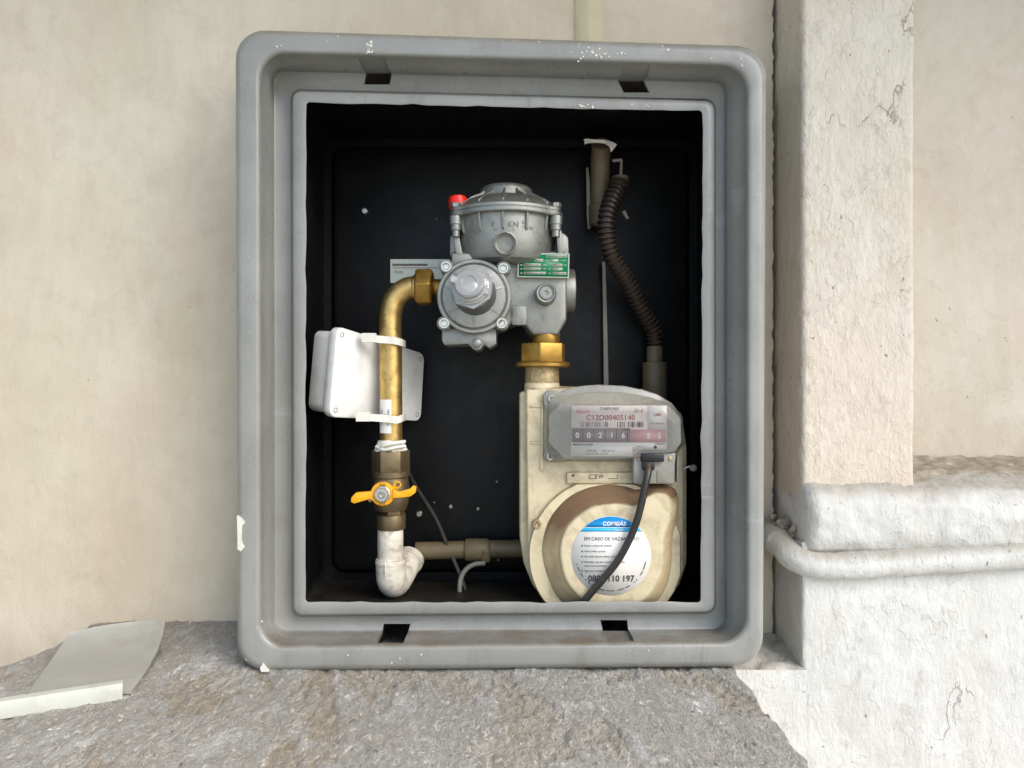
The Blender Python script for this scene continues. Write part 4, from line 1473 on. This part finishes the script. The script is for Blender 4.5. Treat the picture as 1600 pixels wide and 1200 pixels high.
# ================================================================== HOSE AND OLD PIPE, TOP RIGHT
op = thing('capped_pipe', 'old beige pipe stub with torn tape on top, upper right of cabinet', 'pipe', W(938, 350, .19))
b = MB()
b.tube([W(940, 224, .158), W(939, 236, .166), W(938, 260, .175), W(938, 300, .180), W(937, 330, .182), W(936, 352, .186)], [15 * S(.18)] * 6, 24, 6)
b.lathe(W(937, 322, .182), (0, 0, 1), [(16.5 * S(.18), -30 * S(.18)), (16.5 * S(.18), -4 * S(.18)), (17.5 * S(.18), 0), (15 * S(.18), 2 * S(.18))], 24)
b.build('tube', M['oldpipe'], op)
b = MB()
top = [(912, 218), (916, 216.5), (930, 218), (945, 218.5), (958, 222), (964, 226)]
bot = [(914, 226), (917, 224), (930, 223), (944, 224), (952, 229), (955, 238)]
b.loft([[W(x, y, .137 - .004 * math.sin(i)) for i, (x, y) in enumerate(top)], [W(x, y, .138 - .003 * math.cos(i * 2)) for i, (x, y) in enumerate(bot)]], closed=False)
b.v += []
b.build('torn_tape', M['tape'], op, smooth=40)
ch = thing('corrugated_hose', 'dark brown corrugated hose curving down at the right of the cabinet', 'hose', W(1022, 560, .19))
hp = [W(968, 284, .150), W(964, 297, .146), W(955, 316, .142), W(948, 343, .140), W(948.5, 373, .142), W(959, 407, .148), W(980, 440, .158), W(1003, 483, .170), W(1021, 515, .180), W(1025, 540, .184)]
P = []
n_ = len(hp)
for i in range(n_ - 1):
    p0, p1, p2, p3 = hp[max(i - 1, 0)], hp[i], hp[i + 1], hp[min(i + 2, n_ - 1)]
    for q in range(40):
        t = q / 40
        P.append(.5 * ((2 * p1) + (p2 - p0) * t + (2 * p0 - 5 * p1 + 4 * p2 - p3) * t * t + (3 * p1 - p0 - 3 * p2 + p3) * t ** 3))
# even spacing
acc = [0]
for a_, b_ in zip(P, P[1:]):
    acc.append(acc[-1] + (b_ - a_).length)
Ltot = acc[-1]
NR = 38
step = NR * 8
P2, Q2 = [], []
j = 0
for i in range(step + 1):
    t = Ltot * i / step
    while j < len(acc) - 2 and acc[j + 1] < t:
        j += 1
    u = (t - acc[j]) / max(1e-9, acc[j + 1] - acc[j])
    P2.append(P[j].lerp(P[j + 1], min(1, u)))
    f_ = i / step
    base = .0118 - .0014 * f_
    ph = (i % 8) / 8
    Q2.append(base * (.80 + .24 * (1 if .18 < ph < .62 else (.5 if ph < .75 and ph > .05 else 0))))
b = MB()
b.rings(P2, Q2, 20)
b.build('hose_wall', M['hose'], ch, smooth=50)
cyl(969, 276, 292, 13, 13, .152, 20).build('top_collar', M['oldpipe'], ch, bevel=.0006)
cyl(1023, 541, 570, 12.5, 13, .184, 20).build('end_collar', M['oldpipe'], ch, bevel=.0006)
cyl(1023, 566, 640, 19, 19, .184, 24).build('end_fitting', M['oldpipe'], ch, bevel=.0008)
b = MB()
b.rings([W(957, 251, .16), W(972, 250, .16)], [.0022, .0022], 8)
b.rings([W(971, 252, .16), W(970, 276, .156)], [.0018, .0018], 8)
b.build('bracket', M['strip'], ch)
b = MB()
b.rings([W(974, 330, .16), W(981, 342, .16)], [.0030, .0018], 8)
b.build('bracket', M['strip'], ch)
b = MB()
b.prism([(916, 262), (919, 261), (922, 280), (923, 356), (919, 359), (917, 340)], .186, .003)
o = b.build('pale_strip', M['strip'], None, bevel=.0004, seg=1)
tag(o, 'short pale plastic strip hanging beside the beige pipe stub', 'strip', 'pale strips on the back panel')
b = MB()
b.prism([(941, 408), (946, 410), (948, 470), (951, 595), (947, 640), (944, 640), (942, 470)], .196, .004)
o = b.build('pale_strip', M['strip'], None, bevel=.0004, seg=1)
tag(o, 'long pale plastic strip standing behind the corrugated hose and meter', 'strip', 'pale strips on the back panel')

# ================================================================== LOOSE PVC SHEET, LOWER LEFT
def LP(px, py, lift):
    d = (-LEDGE_Z - lift) * F / (py - 600)
    return Vector(((px - 800) / F * d, d - CAMD, LEDGE_Z + lift))
sh = thing('pvc_offcut', 'curved grey plastic offcut with a rolled pale edge lying left of the cabinet', 'offcut', LP(130, 1060, 0))
rows = [((109, 988), (259, 968), .030), ((103, 997), (257, 977), .025), ((92, 1014), (254, 994), .018), ((78, 1034), (246, 1016), .0125), ((62, 1056), (232, 1042), .009), ((48, 1076), (215, 1066), .0085), ((41, 1090), (206, 1078), .006), ((39, 1100), (204, 1084), .005)]
lo = []
for (a, c, lf) in rows:
    A, B = LP(*a, lf), LP(*c, lf)
    lo.append([A.lerp(B, t / 12) + Vector((0, 0, .003 * math.sin(math.pi * t / 12))) for t in range(13)])
b = MB()
b.loft(lo, closed=False)
b.loft([[p - Vector((0, 0, .0022)) for p in r_] for r_ in lo], closed=False)
for edge in (0, -1):
    b.loft([[r_[edge] for r_ in lo], [r_[edge] - Vector((0, 0, .0022)) for r_ in lo]], closed=False)
b.loft([lo[0], [p - Vector((0, 0, .0022)) for p in lo[0]]], closed=False)
b.build('sheet', M['sheet'], sh, smooth=50)
pa, pb = [], []
L0, L1 = (-120, 1120), (192, 1072)
secs = []
for t in range(11):
    t /= 10
    x, y = L0[0] + (L1[0] - L0[0]) * t, L0[1] + (L1[1] - L0[1]) * t
    c = LP(x, y, .013)
    secs.append(c)
d = (secs[-1] - secs[0]).normalized()
w_ = Vector((-d.y, d.x, 0))
prof = [(.0120, -.010), (.0110, .004), (.0060, .0100), (-.0060, .0085), (-.0120, .001), (-.0130, -.012), (-.0095, -.012), (-.0085, -.002), (-.0040, .0045), (.0050, .0055), (.0078, .002), (.0085, -.010)]
b = MB()
b.loft([[c + w_ * a + Vector((0, 0, h)) for a, h in [(a * .52, h * .72 - .002) for a, h in prof]] for c in secs])
b.build('rolled_edge', M['rolled'], sh, smooth=50)
